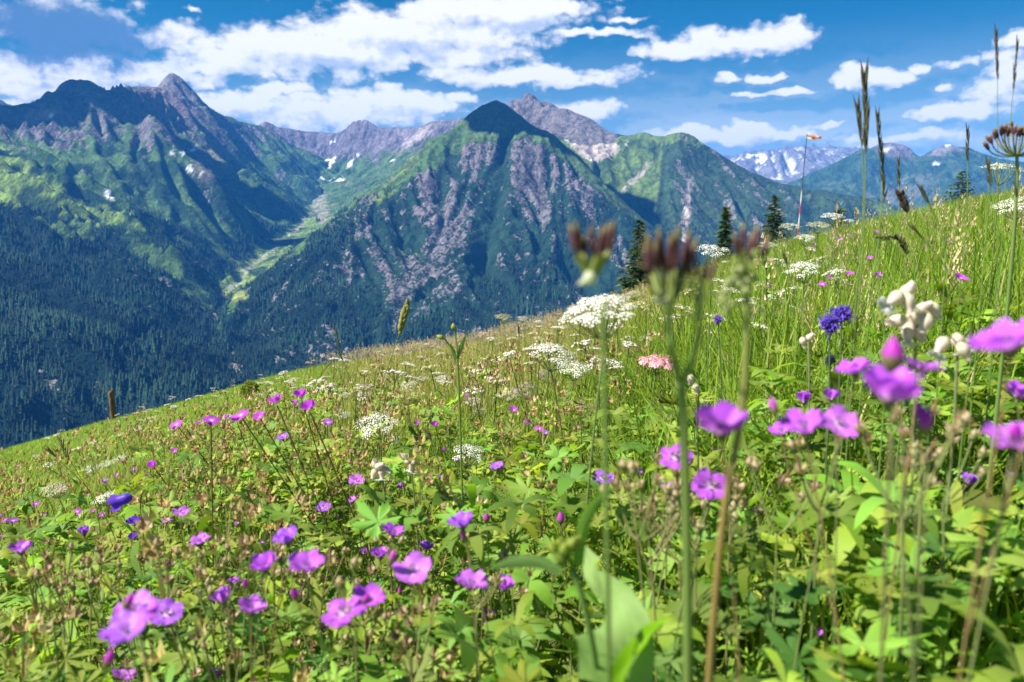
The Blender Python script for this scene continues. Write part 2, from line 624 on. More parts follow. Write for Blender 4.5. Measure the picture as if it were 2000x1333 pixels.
# --- left massif: domed peak, horned peak behind it, the long forest slope into the ravine
M1 = [
    line((-420, 250, 4.2), (-200, 225, 4.6), (-60, 215, 5.0), (0, 236, 5.1), (35, 231, 5.1), (60, 222, 5.1), (88, 214, 5.1), (100, 190, 5.1), (115, 168, 5.15),
         (140, 156, 5.2), (165, 157, 5.2), (185, 165, 5.25), (203, 180, 5.3), (216, 178, 5.4), (240, 168, 5.5), (268, 172, 5.7),
         (292, 176, 5.9), (308, 174, 6.1), (318, 157, 6.2), (328, 147, 6.25), (345, 148, 6.3), (356, 162, 6.35), (375, 182, 6.45),
         (400, 203, 6.6), (430, 222, 6.8), (470, 238, 7.1), (500, 246, 7.35)),
    # spurs falling towards the side valley
    line((203, 180, 5.25), (255, 213, 5.1), (300, 247, 4.95), (335, 279, 4.85), (385, 336, 4.7), (440, 402, 4.55)),
    line((345, 148, 6.3), (375, 198, 6.15), (410, 247, 6.0), (450, 300, 5.8), (500, 344, 5.65), (560, 390, 5.45), (606, 424, 5.35)),
    line((470, 238, 7.1), (502, 290, 6.95), (540, 336, 6.7), (578, 384, 6.3), (604, 418, 5.95)),
    # gullies between them
    line((240, 232, 4.95), (258, 300, 4.6), (268, 352, 4.4), (300, 410, 4.25), (378, 472, 4.0)),
    line((318, 262, 5.45), (355, 318, 5.35), (392, 362, 5.25), (445, 400, 5.12), (510, 432, 4.95)),
    line((440, 275, 6.6), (490, 320, 6.4), (540, 365, 6.1)),
    # valley floor and ravine
    line((640, 400, 6.4), (618, 428, 5.6), (590, 452, 5.1), (545, 490, 4.6), (500, 528, 4.2), (462, 560, 3.8), (440, 590, 3.4), (432, 615, 3.05), (455, 670, 2.65),
         (488, 720, 2.35), (500, 790, 2.0), (420, 900, 1.7)),
    line((606, 432, 5.35), (560, 462, 4.95), (520, 490, 4.6), (475, 520, 4.2), (440, 548, 3.85), (425, 575, 3.5)),
    line((612, 440, 5.2), (575, 470, 4.8), (530, 505, 4.4), (485, 540, 4.0), (450, 575, 3.55)),
    # shoulder with hay meadows, above the forest
    line((-200, 250, 3.9), (-60, 262, 4.1), (30, 285, 4.2), (90, 312, 4.05), (180, 372, 3.85), (260, 425, 3.65), (330, 470, 3.5), (390, 520, 3.35)),
    line((-250, 330, 3.2), (0, 345, 3.45), (120, 400, 3.4), (220, 440, 3.4)),
    line((60, 262, 4.5), (110, 300, 4.4)),
    # forest slope
    line((-200, 450, 2.7), (0, 460, 2.85), (150, 500, 2.9), (280, 530, 2.95), (360, 570, 3.0)),
    line((-150, 580, 2.2), (50, 590, 2.35), (200, 610, 2.45), (330, 640, 2.5)),
    line((-150, 740, 1.75), (50, 730, 1.9), (200, 720, 2.0), (350, 710, 2.1), (420, 700, 2.3)),
    line((-150, 900, 1.5), (100, 900, 1.55), (300, 850, 1.75)),
    # backs
    line((-420, 420, 6.5), (0, 400, 7.0), (200, 400, 7.6), (330, 400, 8.0)),
]


def cover1(g):
    px, py, sl, n1, n2, n3 = g['px'], g['py'], g['slope'], g['n1'], g['n2'], g['n3']
    col = np.zeros(px.shape + (3,)) + np.array(C_GRASS)
    col = blend(col, (.075, .125, .045), smooth(n1, -.1, .5))
    lush = np.maximum.reduce([
        poly_mask(px + n1 * 25, py + n2 * 14, [(-300, 262), (0, 285), (80, 345), (150, 372), (260, 425), (300, 470), (250, 445), (120, 420), (-300, 345)]),
        poly_mask(px + n1 * 26, py + n2 * 14, [(620, 415), (560, 455), (520, 480), (505, 470), (490, 500), (455, 515), (470, 530), (425, 530), (440, 550), (405, 545), (430, 575), (440, 590), (470, 590), (545, 530), (620, 450)])])
    col = blend(col, C_LUSH, lush * .9)
    # scrub patches on the grassy slopes
    scr = smooth(n1 + .55 * n3 + .35 * smooth(py, 200, 400) - .45 * lush, .10, .36)
    col = blend(col, C_SCRUB, scr * .85)
    # rock on the high steep faces
    rock = smooth(sl + .32 * n1 - 1.5 * smooth(py, 230, 360) + .25 * n2, .62, .95)
    rm = rock * .85
    top = ell(px, py, 345, 175, 70, 45)
    col = blend(col, (.17, .15, .175), top * .85)
    pur = ell(px + n2 * 14, py + n2 * 8, 320, 205, 62, 26, 25) * .8
    col = blend(col, (.20, .15, .16), pur)
    red = np.maximum(ell(px + n1 * 14, py, 85, 226, 26, 9, -20), ell(px, py, 410, 315, 30, 40, 20) * .5)
    col = blend(col, (.33, .24, .23), red * .8)
    # forest
    fedge = py + 22 * n2 + 60 * n1
    low = poly_mask(px + n1 * 20, fedge, [(-500, 335), (0, 345), (60, 390), (120, 430), (200, 452), (262, 480), (320, 520), (360, 560), (430, 600), (520, 760), (500, 1200), (-800, 1200)])
    mid = poly_mask(px + n1 * 30, fedge - 20 * n3, [(230, 400), (300, 400), (345, 430), (395, 470), (430, 500), (470, 480), (430, 420), (470, 440), (560, 430), (600, 440), (520, 500),
                                           (480, 540), (430, 570), (360, 540), (300, 470)])
    spot = smooth(n1 + n2 * .4, .25, .6) * smooth(py, 330, 420) * .5
    openg = ell(px, py, 470, 577, 18, 10, 0)
    forest = np.clip(np.maximum.reduce([low, mid * .9, spot]) - lush * 1.0 - openg * 1.6, 0, 1)
    forest *= np.maximum(smooth(sl, 1.5, 1.1), low * smooth(sl, 2.6, 2.0))
    strips = smooth(g['s2'] * .6 + g['s3'] * .5 + n1 * .5, 1.5, 1.9) * smooth(py, 430, 560)
    forest = np.clip(forest - strips * .8 * low, 0, 1)
    col = blend(col, C_FOR, np.clip(forest * 1.2, 0, 1))
    rm = np.maximum(rm * (1 - low), strips * low * .6)
    rm = rm * (1 - np.maximum.reduce([pur, top, red]) * .7)
    # snow patches left in gullies
    for e in ((100, 225, 7, 3.2, -40), (210, 381, 12, 3.5, 40), (335, 298, 4, 6, 10), (358, 300, 4, 5, 0), (378, 290, 10, 3, -45), (374, 333, 11, 4, 50), (392, 340, 3, 8, 35)):
        col = blend(col, C_SNOW, ell(px + n2 * 3, py, e[0], e[1], e[2], e[3], e[4], .15))
        rm = rm * (1 - ell(px + n2 * 3, py, e[0], e[1], e[2] * 1.5, e[3] * 1.5, e[4], .15))
    near = smooth(g['Y'], 4600, 3000)
    st = np.full(px.shape, 1e9)
    for c in densify([M1[i] for i in range(len(M1)) if M1[i][0][:2] == (640, 400)], 12):
        st = np.minimum(st, np.hypot(g['X'] + 25 * n2 - c[0] + 30, g['Y'] - c[1]))
    col = blend(col, (.40, .37, .32), smooth(st, 15, 5) * .8)
    return col, forest * (.004 + .007 * near) * np.clip(1 + .9 * n1, .25, 1.6), rm


# --- far cirque wall behind the hanging valley
M2 = [
    line((380, 252, 8.3), (440, 250, 8.1), (500, 247, 7.9), (520, 244, 7.85), (545, 250, 7.9), (600, 257, 8.0), (650, 261, 8.0), (668, 258, 7.9), (690, 241, 7.8), (712, 234, 7.8),
         (732, 246, 7.75), (755, 253, 7.7), (772, 250, 7.6), (800, 252, 7.5), (825, 246, 7.4), (845, 238, 7.3), (862, 235, 7.25), (888, 232, 7.2), (930, 232, 7.1), (1000, 250, 7.0)),
    line((470, 288, 7.75), (540, 291, 7.7), (600, 300, 7.7), (650, 305, 7.7), (700, 298, 7.55), (750, 284, 7.4), (800, 274, 7.2), (850, 268, 7.0), (900, 262, 6.8)),
    line((540, 310, 7.55), (600, 318, 7.5), (650, 325, 7.45), (700, 326, 7.35), (760, 308, 7.05)),
    line((560, 345, 7.2), (620, 352, 7.1), (660, 356, 7.0), (720, 350, 6.8), (780, 322, 6.55), (850, 296, 6.3), (900, 280, 6.1)),
    line((600, 385, 6.6), (640, 392, 6.4), (700, 380, 6.3), (780, 345, 6.1), (850, 320, 5.9)),
    line((600, 425, 5.75), (620, 430, 5.5), (680, 415, 5.6), (760, 385, 5.7)),
    line((560, 470, 4.9), (600, 465, 4.9)),
    line((380, 420, 9.5), (700, 420, 9.5), (1000, 400, 9.0)),
]


def cover2(g):
    px, py, sl, n1, n2, n3 = g['px'], g['py'], g['slope'], g['n1'], g['n2'], g['n3']
    col = np.zeros(px.shape + (3,)) + np.array(C_GRASS) * .95
    col = blend(col, (.20, .22, .11), smooth(n1, 0, .6) * .6)
    col = blend(col, C_SCRUB, smooth(n1 + n3 * .6, .2, .5) * .55)
    lim = 312 - .16 * np.maximum(px - 690, 0)
    rock = smooth(py + 16 * n1 + 8 * n2, lim + 5, lim - 10)
    col = blend(col, (.145, .13, .16), rock)
    col = blend(col, (.075, .07, .095), rock * smooth(g['s2'] * .5 + g['s3'] * .4 + n2 * .3, .0, .8) * .8)
    col = blend(col, (.20, .18, .205), rock * smooth(n1, .2, .6) * .6)
    col = blend(col, (.36, .31, .31), ell(px + n2 * 12, py, 815, 268, 40, 7, -35) * .8)
    col = blend(col, (.34, .32, .27), ell(px + n2 * 12, py + n1 * 8, 625, 405, 14, 55, -20) * .6)
    for e in ((565, 301, 4, 2, 30), (647, 277, 1.6, 5, 0), (605, 320, 2.5, 9, -25), (630, 325, 2.5, 12, 0), (648, 318, 3, 14, 25), (684, 320, 3, 12, 28), (627, 345, 22, 3.5, 22),
              (665, 351, 9, 4, -15), (650, 348, 6, 3, 30), (592, 335, 4, 3, 0), (642, 313, 5, 2, 0), (700, 303, 4, 2, -40), (676, 306, 2, 3, 0), (598, 312, 5, 2, 0),
              (769, 315, 2, 3, 0)):
        col = blend(col, C_SNOW, ell(px + n2 * 5, py + n1 * 2, e[0], e[1], e[2], e[3], e[4], .2))
    return col, None, smooth(n1 + n3 * .5 - .5, .1, .4) * .3


# --- central mountain: dark grassy summit, craggy front wall running down into forest
M3 = [
    line((440, 596, 3.25), (470, 572, 3.3), (520, 532, 3.4), (570, 492, 3.55), (620, 452, 3.75), (660, 420, 3.9), (692, 398, 4.0), (730, 374, 4.1), (770, 340, 4.25), (800, 316, 4.35), (835, 288, 4.45),
         (870, 262, 4.5), (900, 236, 4.55), (925, 217, 4.6), (950, 202, 4.6), (968, 198, 4.6), (985, 204, 4.6), (1010, 222, 4.6), (1040, 245, 4.6), (1075, 275, 4.6),
         (1110, 305, 4.55), (1150, 342, 4.5), (1190, 376, 4.4), (1225, 405, 4.25), (1255, 432, 4.1), (1280, 460, 3.95), (1300, 500, 3.7)),
    # rim of the craggy wall
    line((700, 408, 3.85), (760, 372, 3.95), (820, 330, 4.1), (870, 305, 4.2), (930, 283, 4.25), (985, 278, 4.25), (1035, 268, 4.25), (1075, 290, 4.2), (1115, 328, 4.15), (1160, 375, 4.05), (1200, 415, 3.9)),
    line((968, 198, 4.6), (972, 205, 4.52), (982, 222, 4.44), (1000, 245, 4.38), (1035, 268, 4.25)),
    line((925, 217, 4.6), (930, 228, 4.5), (936, 250, 4.42)),
    line((1010, 222, 4.6), (1014, 232, 4.52), (1030, 255, 4.42)),
    line((900, 262, 4.4), (920, 275, 4.35)),
    # buttresses of the wall
    line((870, 305, 4.2), (830, 380, 3.95), (790, 450, 3.65), (730, 520, 3.35), (650, 600, 2.95), (600, 680, 2.6)),
    line((1035, 268, 4.25), (1010, 350, 4.0), (980, 430, 3.7), (940, 510, 3.35), (880, 600, 2.95), (840, 690, 2.65), (800, 760, 2.4)),
    line((1115, 328, 4.15), (1120, 400, 3.9), (1110, 480, 3.55), (1100, 550, 3.2), (1080, 620, 2.95)),
    line((1200, 415, 3.9), (1215, 470, 3.65), (1220, 540, 3.35), (1230, 600, 3.1)),
    # troughs
    line((920, 350, 4.1), (880, 430, 3.8), (840, 510, 3.45), (770, 600, 3.0), (700, 700, 2.6)),
    line((1060, 370, 4.05), (1050, 450, 3.7), (1020, 540, 3.3), (985, 640, 2.85)),
    line((1165, 440, 3.85), (1165, 510, 3.5), (1165, 580, 3.2)),
    # falls below the left massif on the far side of the ravine
    line((60, 960, 2.0), (250, 920, 2.2), (330, 820, 2.6), (370, 735, 3.0), (395, 670, 3.4)),
    line((-200, 1050, 2.1), (0, 950, 2.6), (150, 850, 3.1)),
    # foot
    line((432, 618, 3.02), (455, 672, 2.62), (488, 724, 2.32), (505, 800, 2.0)),
    line((540, 600, 3.05), (520, 660, 2.75), (540, 720, 2.4)),
    line((600, 760, 2.3), (900, 760, 2.4), (1150, 700, 2.6), (1320, 640, 2.9)),
    # back
    line((500, 560, 4.3), (700, 470, 5.2), (850, 380, 5.6), (968, 330, 5.6), (1100, 380, 5.5), (1250, 470, 4.9)),
]


def cover3(g):
    px, py, sl, n1, n2, n3 = g['px'], g['py'], g['slope'], g['n1'], g['n2'], g['n3']
    col = np.zeros(px.shape + (3,)) + np.array(C_GRASS)
    col = blend(col, (.20, .24, .08), smooth(n1, 0, .5) * .6)
    col = blend(col, C_SCRUB, smooth(n1 + n2 * .6, .15, .5) * .6)
    dome = poly_mask(px + n1 * 18, py + n1 * 14, [(905, 190), (900, 245), (935, 282), (1000, 282), (1040, 262), (1100, 320), (1280, 460), (1320, 420), (1000, 150)])
    col = blend(col, (.075, .125, .045), dome * .85)
    col = blend(col, C_SCRUB, smooth(px, 1230, 1290))
    wall = poly_mask(px + n1 * 24, py + n1 * 16, [(690, 402), (760, 372), (830, 325), (880, 300), (940, 285), (1035, 266), (1110, 320), (1200, 400), (1300, 470), (1400, 900), (380, 900), (430, 600), (600, 470)])
    stre = .55 * g['s2'] + .45 * g['s3']
    rockiness = .16 + stre * .34 + .25 * g['s1'] + .35 * n2 + .25 * n1
    up = smooth(py, 470, 300)
    rock = .84 * smooth(rockiness + .20 * up + .16 * ell(px, py, 830, 500, 130, 110, -30), .26, .6) * wall
    col = blend(col, C_SCRUB, wall * .95)
    col = blend(col, (.016, .036, .022), wall * smooth(n1 - n2 * .3, .05, .4) * .7)
    big = np.maximum.reduce([ell(px + n2 * 26, py + n1 * 22, 795, 545, 42, 105, 38), ell(px + n2 * 14, py + n1 * 12, 650, 655, 55, 22, -25),
                             ell(px + n2 * 14, py + n2 * 20, 905, 560, 13, 85, -8), ell(px + n2 * 10, py + n1 * 12, 560, 505, 40, 10, -38),
                             ell(px + n2 * 12, py + n1 * 10, 860, 520, 20, 45, -30), ell(px + n2 * 10, py + n1 * 12, 625, 690, 60, 20, 8)])
    low_cliffs = np.maximum.reduce([ell(px + n2 * 14, py + n1 * 12, 650, 655, 55, 24, -25), ell(px + n2 * 10, py + n1 * 12, 625, 690, 60, 22, 8), ell(px + n2 * 8, py + n2 * 10, 437, 612, 10, 38, -12),
                                   ell(px + n2 * 12, py + n1 * 10, 560, 505, 46, 12, -38), ell(px + n2 * 10, py + n2 * 16, 905, 570, 12, 95, -8)])
    brk = smooth(n2 + .5 * stre + .5 * n1, -.25, .45)
    rk = np.maximum(rock * .80 + .12 * wall * smooth(py, 520, 330), big * (.20 + .42 * brk), low_cliffs * (.5 + .45 * brk))
    fedge = py + 40 * n1 + 14 * n2
    fo = poly_mask(px + n1 * 20, fedge, [(380, 560), (440, 590), (560, 488), (690, 405), (740, 400), (700, 470), (640, 560), (720, 560), (790, 640), (840, 590), (930, 600), (960, 520), (1050, 480),
                                         (1130, 500), (1200, 560), (1320, 590), (1400, 900), (380, 900)])
    fo = np.maximum(fo, .35 * wall * smooth(n1 + n2 * .5, .1, .5) * smooth(py, 330, 420))
    forest = np.clip(fo * (1 - rk * 1.1), 0, 1) * smooth(sl, 1.7, 1.15)
    clear = ell(px + n2 * 4, py, 468, 578, 17, 10, -15, .15)
    forest = np.clip(forest - clear * 2, 0, 1)
    col = blend(col, C_FOR, forest * .95)
    col = blend(col, (.22, .26, .07), clear)
    g1 = ell(px + n2 * 10, py + n2 * 4, 745, 385, 24, 8, -20)
    col = blend(col, (.15, .22, .04), g1 * .9)
    rk = np.clip(rk - fo * .25 * (1 - low_cliffs) - .4 * dome - clear, 0, 1)
    return col, forest * .0105, rk * wall


# --- rocky peak behind, scree bowl, and the green and bare tops to the right of it
M4 = [
    line((930, 262, 6.3), (960, 236, 6.2), (985, 215, 6.1), (1000, 205, 6.05), (1018, 194, 6.0), (1034, 183, 6.0), (1045, 190, 6.0), (1060, 202, 5.95), (1072, 201, 5.9), (1088, 210, 5.85), (1105, 214, 5.8),
         (1125, 221, 5.75), (1145, 228, 5.7), (1165, 240, 5.65), (1185, 255, 5.6), (1203, 263, 5.55), (1225, 268, 5.5), (1240, 272, 5.45), (1252, 264, 5.4), (1265, 260, 5.35), (1280, 268, 5.3),
         (1292, 271, 5.3), (1310, 263, 5.2), (1332, 258, 5.2), (1350, 266, 5.2), (1375, 282, 5.2), (1400, 298, 5.2), (1430, 316, 5.2), (1465, 336, 5.2), (1500, 352, 5.2),
         (1550, 364, 5.1), (1600, 372, 5.0), (1660, 382, 4.9), (1720, 400, 4.8)),
    line((1060, 240, 5.75), (1110, 265, 5.5), (1150, 280, 5.35), (1200, 283, 5.3)),
    line((1130, 290, 5.2), (1165, 308, 5.05), (1190, 325, 4.95)),
    line((1265, 260, 5.35), (1245, 300, 5.1), (1220, 340, 4.85), (1215, 390, 4.6)),
    line((1332, 258, 5.2), (1335, 310, 5.0), (1320, 370, 4.7), (1340, 430, 4.4), (1355, 500, 4.0)),
    line((1292, 300, 5.1), (1275, 350, 4.85), (1265, 400, 4.6), (1285, 450, 4.3)),
    line((1400, 298, 5.2), (1420, 360, 4.9), (1440, 430, 4.5), (1460, 500, 4.1)),
    line((1380, 340, 5.0), (1390, 400, 4.7), (1400, 480, 4.2)),
    line((1500, 352, 5.2), (1530, 400, 4.8), (1560, 460, 4.4), (1600, 520, 4.0)),
    line((1620, 376, 4.95), (1680, 430, 4.5), (1720, 500, 4.1)),
    line((1200, 520, 4.0), (1300, 560, 3.8), (1500, 580, 3.7), (1750, 600, 3.6)),
    line((930, 420, 7.2), (1034, 380, 7.2), (1200, 400, 6.8), (1330, 400, 6.5), (1500, 430, 6.4), (1700, 450, 6.2)),
]


def cover4(g):
    px, py, sl, n1, n2, n3 = g['px'], g['py'], g['slope'], g['n1'], g['n2'], g['n3']
    col = np.zeros(px.shape + (3,)) + np.array((.10, .16, .045))
    col = blend(col, C_SCRUB, smooth(n1, .1, .5) * .6)
    rock = poly_mask(px + n1 * 10, py + n1 * 10, [(900, 150), (1120, 180), (1212, 262), (1200, 283), (1150, 285), (1060, 262), (1000, 300), (900, 300)])
    rr = poly_mask(px + n1 * 14, py + n1 * 14, [(1295, 265), (1330, 250), (1380, 278), (1480, 340), (1600, 380), (1540, 420), (1480, 600), (1280, 600), (1300, 440), (1320, 380), (1300, 300)])
    st = .5 * g['s2'] + .5 * g['s3']
    rr = rr * smooth(st * .4 + n2 * .4 + n1 * .3, .15, .5)
    col = blend(col, (.028, .055, .032), poly_mask(px, py + n1 * 14, [(1295, 275), (1400, 290), (1700, 380), (1800, 620), (1200, 620), (1280, 440)]) * .9)
    rm = np.maximum(rock * .9, rr * .7)
    scree = poly_mask(px + n1 * 8, py + n1 * 6, [(1105, 276), (1150, 284), (1210, 280), (1196, 312), (1160, 320), (1128, 300)])
    col = blend(col, (.42, .36, .34), scree * .9)
    rm = rm * (1 - scree)
    ch = np.maximum(ell(px + n2 * 8, py, 1340, 430, 6, 80, 6), ell(px + n2 * 8, py, 1245, 345, 4, 40, 42)) * .8
    col = blend(col, (.40, .34, .33), ch)
    for e in ((1156, 313, 4, 1.6, 20), (1222, 283, 3, 2, 0), (1122, 280, 4, 1.6, 20), (1060, 258, 3, 1.5, 0)):
        col = blend(col, C_SNOW, ell(px + n2 * 3, py, e[0], e[1], e[2], e[3], e[4], .2))
    forest = smooth(py + 40 * n1, 400, 450) * (1 - np.maximum(rr, ch)) * .8
    return col, forest * .006, rm


# --- far snowy range and the two rounded green mountains right of it
M5 = [
    line((1360, 330, 13.5), (1430, 312, 14), (1455, 309, 14), (1478, 307, 14), (1492, 310, 14), (1505, 299, 14), (1520, 295, 14), (1535, 284, 14), (1548, 304, 14), (1560, 296, 14), (1574, 304, 14),
         (1584, 281, 14), (1593, 297, 14), (1603, 306, 14), (1612, 280, 14), (1625, 294, 14), (1640, 304, 14), (1656, 297, 14), (1672, 291, 14), (1690, 305, 14), (1740, 320, 14), (1850, 330, 14)),
    line((1380, 340, 12.6), (1480, 335, 12.4), (1560, 330, 12.4), (1640, 322, 12.6), (1700, 330, 12.6)),
    line((1380, 385, 11), (1500, 380, 10.8), (1650, 370, 10.8), (1800, 370, 11)),
    line((1360, 400, 16), (1600, 390, 16.5), (1850, 400, 16)),
]


def cover5(g):
    px, py, n1, n2, n3 = g['px'], g['py'], g['n1'], g['n2'], g['n3']
    col = np.zeros(px.shape + (3,)) + np.array((.17, .165, .18))
    col = blend(col, (.12, .115, .15), smooth(n1 + n2, .1, .6) * .8)
    sn = smooth(fbm(g['X'] / 260, g['Y'] / 420, 4, 3) + .5 * g['cur'] / -25, .42, .62) * smooth(py, 375, 340)
    sn *= .35 + .65 * smooth(px, 1620, 1480)
    return blend(col, C_SNOW, sn * .95), None, 0.0


M6 = [
    line((1540, 366, 8.8), (1580, 348, 8.8), (1620, 326, 8.9), (1655, 310, 9), (1690, 295, 9), (1712, 284, 9), (1740, 279, 9), (1765, 284, 9), (1780, 293, 9), (1793, 308, 9),
         (1815, 297, 9), (1835, 287, 9), (1852, 282, 9), (1870, 287, 9), (1888, 287, 9), (1905, 298, 9), (1930, 305, 9), (1980, 315, 9), (2080, 330, 9), (2250, 350, 9)),
    line((1740, 279, 9), (1700, 330, 8.4), (1650, 370, 7.9), (1620, 410, 7.4)),
    line((1793, 308, 9), (1760, 350, 8.4), (1700, 400, 7.5)),
    line((1870, 287, 9), (1860, 340, 8.3), (1800, 400, 7.4)),
    line((2080, 330, 9), (2000, 380, 8.2), (1950, 430, 7.4)),
    line((1560, 450, 6.8), (1800, 450, 6.7), (2200, 450, 6.7)),
    line((1540, 420, 10.5), (1800, 400, 10.8), (2250, 420, 10.5)),
]


def cover6(g):
    px, py, n1, n2, n3 = g['px'], g['py'], g['n1'], g['n2'], g['n3']
    col = np.zeros(px.shape + (3,)) + np.array((.035, .075, .038))
    col = blend(col, (.09, .13, .06), smooth(n1 + n3 * .5, .1, .5) * .6)
    up = np.maximum(ell(px + n1 * 12, py + n1 * 8, 1750, 292, 40, 16, 10), ell(px + n1 * 12, py + n1 * 6, 1848, 292, 40, 9, -15))
    col = blend(col, (.21, .18, .20), up * .9)
    lo = ell(px + n1 * 30, py + n1 * 12, 1740, 390, 90, 18, -28)
    col = blend(col, (.20, .20, .17), lo * .55)
    for e in ((1732, 294, 12, 3, -22), (1852, 284, 6, 1.8, 5), (1828, 320, 6, 3, 0)):
        col = blend(col, C_SNOW, ell(px + n2 * 3, py, e[0], e[1], e[2], e[3], e[4], .2))
    return col, None, up * .4


M7 = [line((-500, 240, 6.9), (-150, 215, 7.0), (-60, 195, 7.0), (-15, 190, 7.0), (4, 197, 7.0), (14, 208, 7.0), (28, 216, 7.0), (45, 212, 7.2), (62, 202, 7.3), (75, 198, 7.3), (88, 206, 7.3), (140, 240, 7.3)),
      line((-500, 330, 6.0), (0, 310, 6.2), (140, 300, 6.5)), line((-500, 330, 8.2), (140, 330, 8.4))]


def cover7(g):
    col = np.zeros(g['px'].shape + (3,)) + np.array((.10, .10, .12))
    return blend(col, C_SCRUB, smooth(g['n1'], 0, .4) * .7), None, 0.3


if 'M' not in SKIP:
    mountain("mountain", "massive dark blue mountain with domed summit and long forested slope on the left side", M1, -5200, -750, 1350, 8000, 13, cover1,
             amp=84, wl=540, calm=[l for l in M1 if l[0][:2] in ((640, 400), (606, 432), (612, 440))], seed=3, drops=12000, rounds=8)
    mountain("mountain", "distant grey cirque wall with snow streaks closing off the hanging valley", M2, -5200, 150, 4700, 9600, 16, cover2, amp=42, wl=480, seed=14,
             drops=9000, rounds=6)
    mountain("mountain", "steep central mountain with dark grassy summit and craggy rock wall", M3, -2000, 1250, 1900, 5650, 10, cover3, amp=58, wl=400, seed=25,
             drops=12000, rounds=9)
    mountain("mountain", "bare rocky peak with pale scree bowl behind the central mountain, ridge falling to the right", M4, -600, 3400, 3500, 7300, 13, cover4, amp=48, wl=520, seed=36,
             drops=11000, rounds=8)
    mountain("mountain", "far jagged range dotted with snow fields on the horizon", M5, 2000, 9500, 10500, 16600, 40, cover5, amp=170, wl=900, seed=47, drops=6000, rounds=4,
             step=300, eps=60, crest_keep=80, crest_jit=14, back=500)
    mountain("mountain", "two rounded green mountains in blue haze at the right", M6, 2200, 8500, 6600, 10900, 28, cover6, amp=60, wl=700, seed=58, drops=6000, rounds=4, step=250)
    mountain("mountain", "small blue serrated peak at the left edge behind the domed summit", M7, -7200, -3000, 5900, 8500, 28, cover7, amp=60, wl=420, seed=69, drops=5000, rounds=3)


# ------------------------------------------------------------------ forest on the far slopes (one mass)
def leaf_mat(name, rough=.6, transl=.35, spec=.3, tint=(1.25, 1.3, .55), vary=.0):
    m = bpy.data.materials.new(name)
    m.use_nodes = True
    m.node_tree.nodes.clear()
    n = NT(m.node_tree)
    c = n.n('ShaderNodeVertexColor', layer_name="Col").outputs[0]
    if vary:
        oi = n.n('ShaderNodeObjectInfo')
        g = n.n('ShaderNodeNewGeometry')
        nz = n.noise(g.outputs['Position'], 9.0, 3, .6)
        sc = n.math('ADD', n.ramp(nz, .25, .75, 1 - vary, 1 + vary, False), n.math('MULTIPLY_ADD', oi.outputs['Random'], vary * .5, -vary * .25))
        v = n.vec('SCALE', c)
        n.link(sc, v.node.inputs['Scale'])
        c = v
    p = n.n('ShaderNodeBsdfPrincipled')
    n.put(p.inputs['Base Color'], c)
    p.inputs['Roughness'].default_value = rough
    p.inputs['Specular IOR Level'].default_value = spec
    out = n.n('ShaderNodeOutputMaterial')
    if transl:
        t = n.n('ShaderNodeBsdfTranslucent')
        tc_ = n.mix(1.0, c, (*tint, 1), 'MULTIPLY')
        n.put(t.inputs[0], tc_)
        mx = n.n('ShaderNodeMixShader')
        mx.inputs[0].default_value = transl
        n.link(p.outputs[0], mx.inputs[1])
        n.link(t.outputs[0], mx.inputs[2])
        n.link(mx.outputs[0], out.inputs[0])
    else:
        n.link(p.outputs[0], out.inputs[0])
    return m


def scatter(tv, tf, tc_, P, rotz, scale, colmul=None, tilt=None, tiltdir=None):
    """copies one template (verts, faces, colours) to every point P -> V, F, C arrays"""
    n, k = len(P), len(tv)
    c, s = np.cos(rotz)[:, None], np.sin(rotz)[:, None]
    sc = scale if scale.ndim == 2 else np.stack([scale] * 3, 1)
    X = tv[None, :, 0] * sc[:, :1]
    Y = tv[None, :, 1] * sc[:, 1:2]
    Z = tv[None, :, 2] * sc[:, 2:3]
    x, y = X * c - Y * s, X * s + Y * c
    if tilt is not None:
        ct, st = np.cos(tilt)[:, None], np.sin(tilt)[:, None]
        cd, sd = np.cos(tiltdir)[:, None], np.sin(tiltdir)[:, None]
        u, w = x * cd + y * sd, -x * sd + y * cd
        u, Z = u * ct + Z * st, -u * st + Z * ct
        x, y = u * cd - w * sd, u * sd + w * cd
    V = np.stack([x + P[:, :1], y + P[:, 1:2], Z + P[:, 2:3]], -1).reshape(-1, 3)
    Fo = (tf[None] + (np.arange(n) * k)[:, None, None]).reshape(-1, tf.shape[1])
    C = np.broadcast_to(tc_[None], (n, k, 3))
    if colmul is not None:
        C = C * colmul[:, None, :]
    return V, Fo, C.reshape(-1, 3)


def join(parts):
    """[(V, F, C)] with equal face size -> one"""
    off, Vs, Fs, Cs = 0, [], [], []
    for V, Fc, C in parts:
        Vs.append(V)
        Fs.append(Fc + off)
        Cs.append(C)
        off += len(V)
    return np.concatenate(Vs), np.concatenate(Fs), np.concatenate(Cs)


def conifer_template(tiers, sides, seed):
    r = np.random.default_rng(seed)
    V, Fc = [], []
    for t in range(tiers):
        z0, z1 = t / tiers * .82, min(1.0, (t + 1.55) / tiers)
        rad = .19 * (1 - t / tiers) ** .85 + .02
        b = len(V)
        for i in range(sides):
            a = 2 * math.pi * (i + .5 * (t % 2)) / sides
            q = rad * r.uniform(.75, 1.2)
            V.append((q * math.cos(a), q * math.sin(a), z0 + r.uniform(-.03, .03)))
        V.append((r.uniform(-.01, .01), r.uniform(-.01, .01), z1))
        for i in range(sides):
            Fc.append((b + i, b + (i + 1) % sides, b + sides))
    return np.array(V), np.array(Fc)


